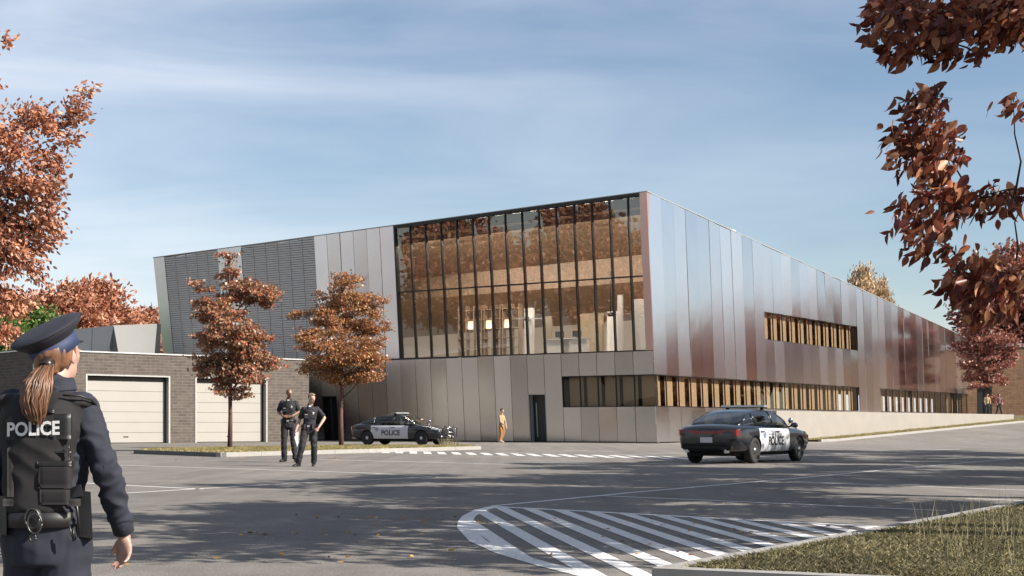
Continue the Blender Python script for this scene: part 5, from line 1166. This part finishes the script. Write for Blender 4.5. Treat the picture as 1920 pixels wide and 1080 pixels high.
# vest
def body_loft(rows, n=36, pw=2.6):
    rings = []
    for x, y, a, b_, d in rows:
        c = V(q(x, y, d)); R = []
        for j in range(n):
            t = 2*math.pi*j/n; ct, st_ = math.cos(t), math.sin(t)
            R.append(c+V((abs(ct)**(2/pw)*math.copysign(a/so_, ct), abs(st_)**(2/pw)*math.copysign(b_, st_), 0)))
        rings.append(R)
    return rings
m = MB(); m.loft(body_loft([(80,957,68,.135,.0),(80,930,67,.138,.0),(81,880,67,.140,.0),(83,830,73,.146,0),(85,790,77,.145,.0),(87,765,78,.135,.005),(90,748,72,.115,.01),(92,738,48,.09,.015)]))
for s_x in (22, 152): m.ell(q(s_x+(-4 if s_x > 80 else 2), 752, .01), V((.066,0,-.008 if s_x > 80 else .008)), V((0,.10,0)), V((0,0,.026)))
me = fuse(m, .0075, 3, .007, 8, 13, stretch=(1,1,1.5)); vest = link('vest', me, PM['vest'], root)
dgb = BVHTree.FromPolygons([v.co.copy() for v in me.vertices], [tuple(p.vertices) for p in me.polygons])
def patch(name, x0, x1, y0, y1, off, th, mat, parent=vest, skew=0.0, nx=10, nz=5):
    m = MB(); g = []
    for i in range(nx+1):
        for k in range(nz+1):
            x = x0+(x1-x0)*i/nx; y = y0+(y1-y0)*k/nz+skew*(x-x0); p = V(q(x, y, -1.0)); h = dgb.ray_cast(p, V((0,1,0))); g.append((h[0] if h[0] else V(q(x,y,-.13))))
    ed = lambda i, k: 0 if (i in (0,nx) or k in (0,nz)) else 1
    i0 = len(m.v); m.v += [tuple(p-V((0,off+th*(.6+.4*ed(j//(nz+1), j%(nz+1))),0))) for j, p in enumerate(g)]; m.v += [tuple(p+V((0,.01,0))) for p in g]; N = len(g)
    for i in range(nx):
        for k in range(nz):
            a = i*(nz+1)+k; m.f.append((a, a+1, a+nz+2, a+nz+1)); m.sm.append(True)
    for i in range(nx):
        for k in (0, nz): a = i*(nz+1)+k; m.f.append((a, a+nz+1, a+nz+1+N, a+N)); m.sm.append(False)
    for k in range(nz):
        for i in (0, nx): a = i*(nz+1)+k; m.f.append((a, a+1, a+1+N, a+N)); m.sm.append(False)
    return m.build(name, mat, parent)
patch('name_panel', 11, 134, 779, 827, .002, .006, PM['leather'], skew=-.03)
patch('back_pocket', 74, 134, 866, 915, .0, .020, PM['vest']); patch('lower_pocket', 76, 130, 917, 946, .0, .014, PM['vest']); patch('strap', 6, 150, 935, 949, .0, .006, PM['vest'], nz=2); patch('strap', 14, 26, 832, 932, .0, .005, PM['vest'], nx=2)
patch('side_seam', 128, 131, 835, 862, .0, .004, PM['leather'], nx=2); patch('side_seam', 24, 134, 846, 849, .0, .004, PM['leather'], nz=2); patch('drag_handle', 52, 104, 768, 774, .0, .018, PM['leather'], nz=2); patch('pocket_flap', 72, 137, 864, 874, .0, .026, PM['leather'], nz=2)
tm = text_mesh('POLICE', .0735, .0022)
for v in tm.vertices:
    x = 64+v.co.x*so_*.86; y = 805-v.co.y*so_-.035*(x-66); h = dgb.ray_cast(V(q(x, y, -1.0)), V((0,1,0))); v.co = (h[0] if h[0] else V(q(x,y,-.14)))-V((0,.0125,0))
ymin = {}
tm.materials.clear(); link('lettering', tm, PM['white'], vest)
# shoulder pads' edging
m = MB(); m.tube([V(q(x,y,d)) for x, y, d in ((118,741,-.11),(150,742,-.10),(172,750,-.05),(181,760,.0),(178,764,.06))], .004, 6); m.build('shoulder_edging', PM['leather'], vest)
# duty belt
m = MB(); m.loft(body_loft([(82,986,74,.135,0),(82,985,77,.141,0),(82,958,77,.141,0),(82,957,74,.135,0)], pw=2.2), cap=False); belt = m.build('duty_belt', PM['leather'], root)
m = MB(); hx = [q(x,y,d) for x, y, d in ((137,918,-.06),(170,922,-.06),(170,922,.02),(137,918,.02),(146,1006,-.075),(174,1010,-.075),(174,1010,.0),(146,1006,.0))]; m.hexa(hx); hol = m.build('holster', PM['leather'], root)
m = MB(); m.hexa([V(q(x,y,d)) for x, y, d in ((132,934,-.115),(156,930,-.115),(156,930,-.06),(132,934,-.06),(128,917,-.105),(150,908,-.105),(152,908,-.06),(130,917,-.06))]); m.build('pistol_grip', PM['boot'], hol)
m = MB(); m.tube([V(q(x,y,-.09)) for x, y in ((141,930),(146,965),(150,1004))], .006, 6); m.build('holster_strap', PM['boot'], hol)
m = MB(); m.hexa([V(q(x,y,d)) for x, y, d in ((-6,930,-.08),(12,930,-.12),(14,930,-.03),(-6,930,-.02),(-4,1000,-.09),(12,1004,-.12),(14,1004,-.04),(-4,1000,-.03))]); m.build('radio_pouch', PM['leather'], belt)
m = MB(); c = V(q(64,975,-.155)); m.loft([[c+V((a*math.cos(t), d, b_*math.sin(t))) for t in [2*math.pi*j/18 for j in range(18)]] for a, b_, d in ((.030,.045,.02),(.032,.048,.0),(.024,.036,-.012))]); m.build('cuff_pouch', PM['leather'], belt)
for dx, dz in ((-.004,.006),(.010,-.012)):
    m = MB(); m.tube([c+V((dx+.027*math.cos(t), -.014-dx, dz+.037*math.sin(t))) for t in [2*math.pi*j/24 for j in range(25)]], .0036, 8); m.build('handcuff', PM['steel'], belt)
m = MB(); m.tube([c+V((.002+.012*math.cos(t), -.02, -.066+.012*math.sin(t))) for t in [2*math.pi*j/14 for j in range(15)]], .003, 6); m.build('key_ring', PM['steel'], belt)
m = MB(); m.tube([V(q(130,985,-.14)), V(q(134,1003,-.142)), V(q(139,1008,-.14)), V(q(137,990,-.14))], .004, 6); m.build('clip', PM['steel'], belt)
# sleeve cuff and sleeve patch
E2, W2 = V(q(199,880,-.03)), V(q(233,1000,.07)); d_ = (W2-E2).normalized()
m = MB(); m.tube([W2-d_*.085, W2-d_*.08, W2-d_*.005, W2+d_*.0], [.039,.043,.041,.034], 20); cuff = m.build('cuff', PM['navy'], root)
for k in (0,1,2): m = MB(); m.ell(W2-d_*(.018+.022*k)+V((.012,-.040,0)), V((.005,0,0)), V((0,.003,0)), V((0,0,.005)), 8, 5); m.build('button', PM['eye'], cuff)
# collar of the shirt
m = MB(); cN = V(q(104,722,.01)); m.loft([[cN+V((a*math.cos(t), a*.95*math.sin(t), z+.012*math.cos(t))) for t in [2*math.pi*j/24 for j in range(24)]] for a, z in ((.078,-.045),(.074,-.01),(.066,.018),(.070,.018),(.082,-.03))], cap=False); m.build('collar', PM['navy'], root)
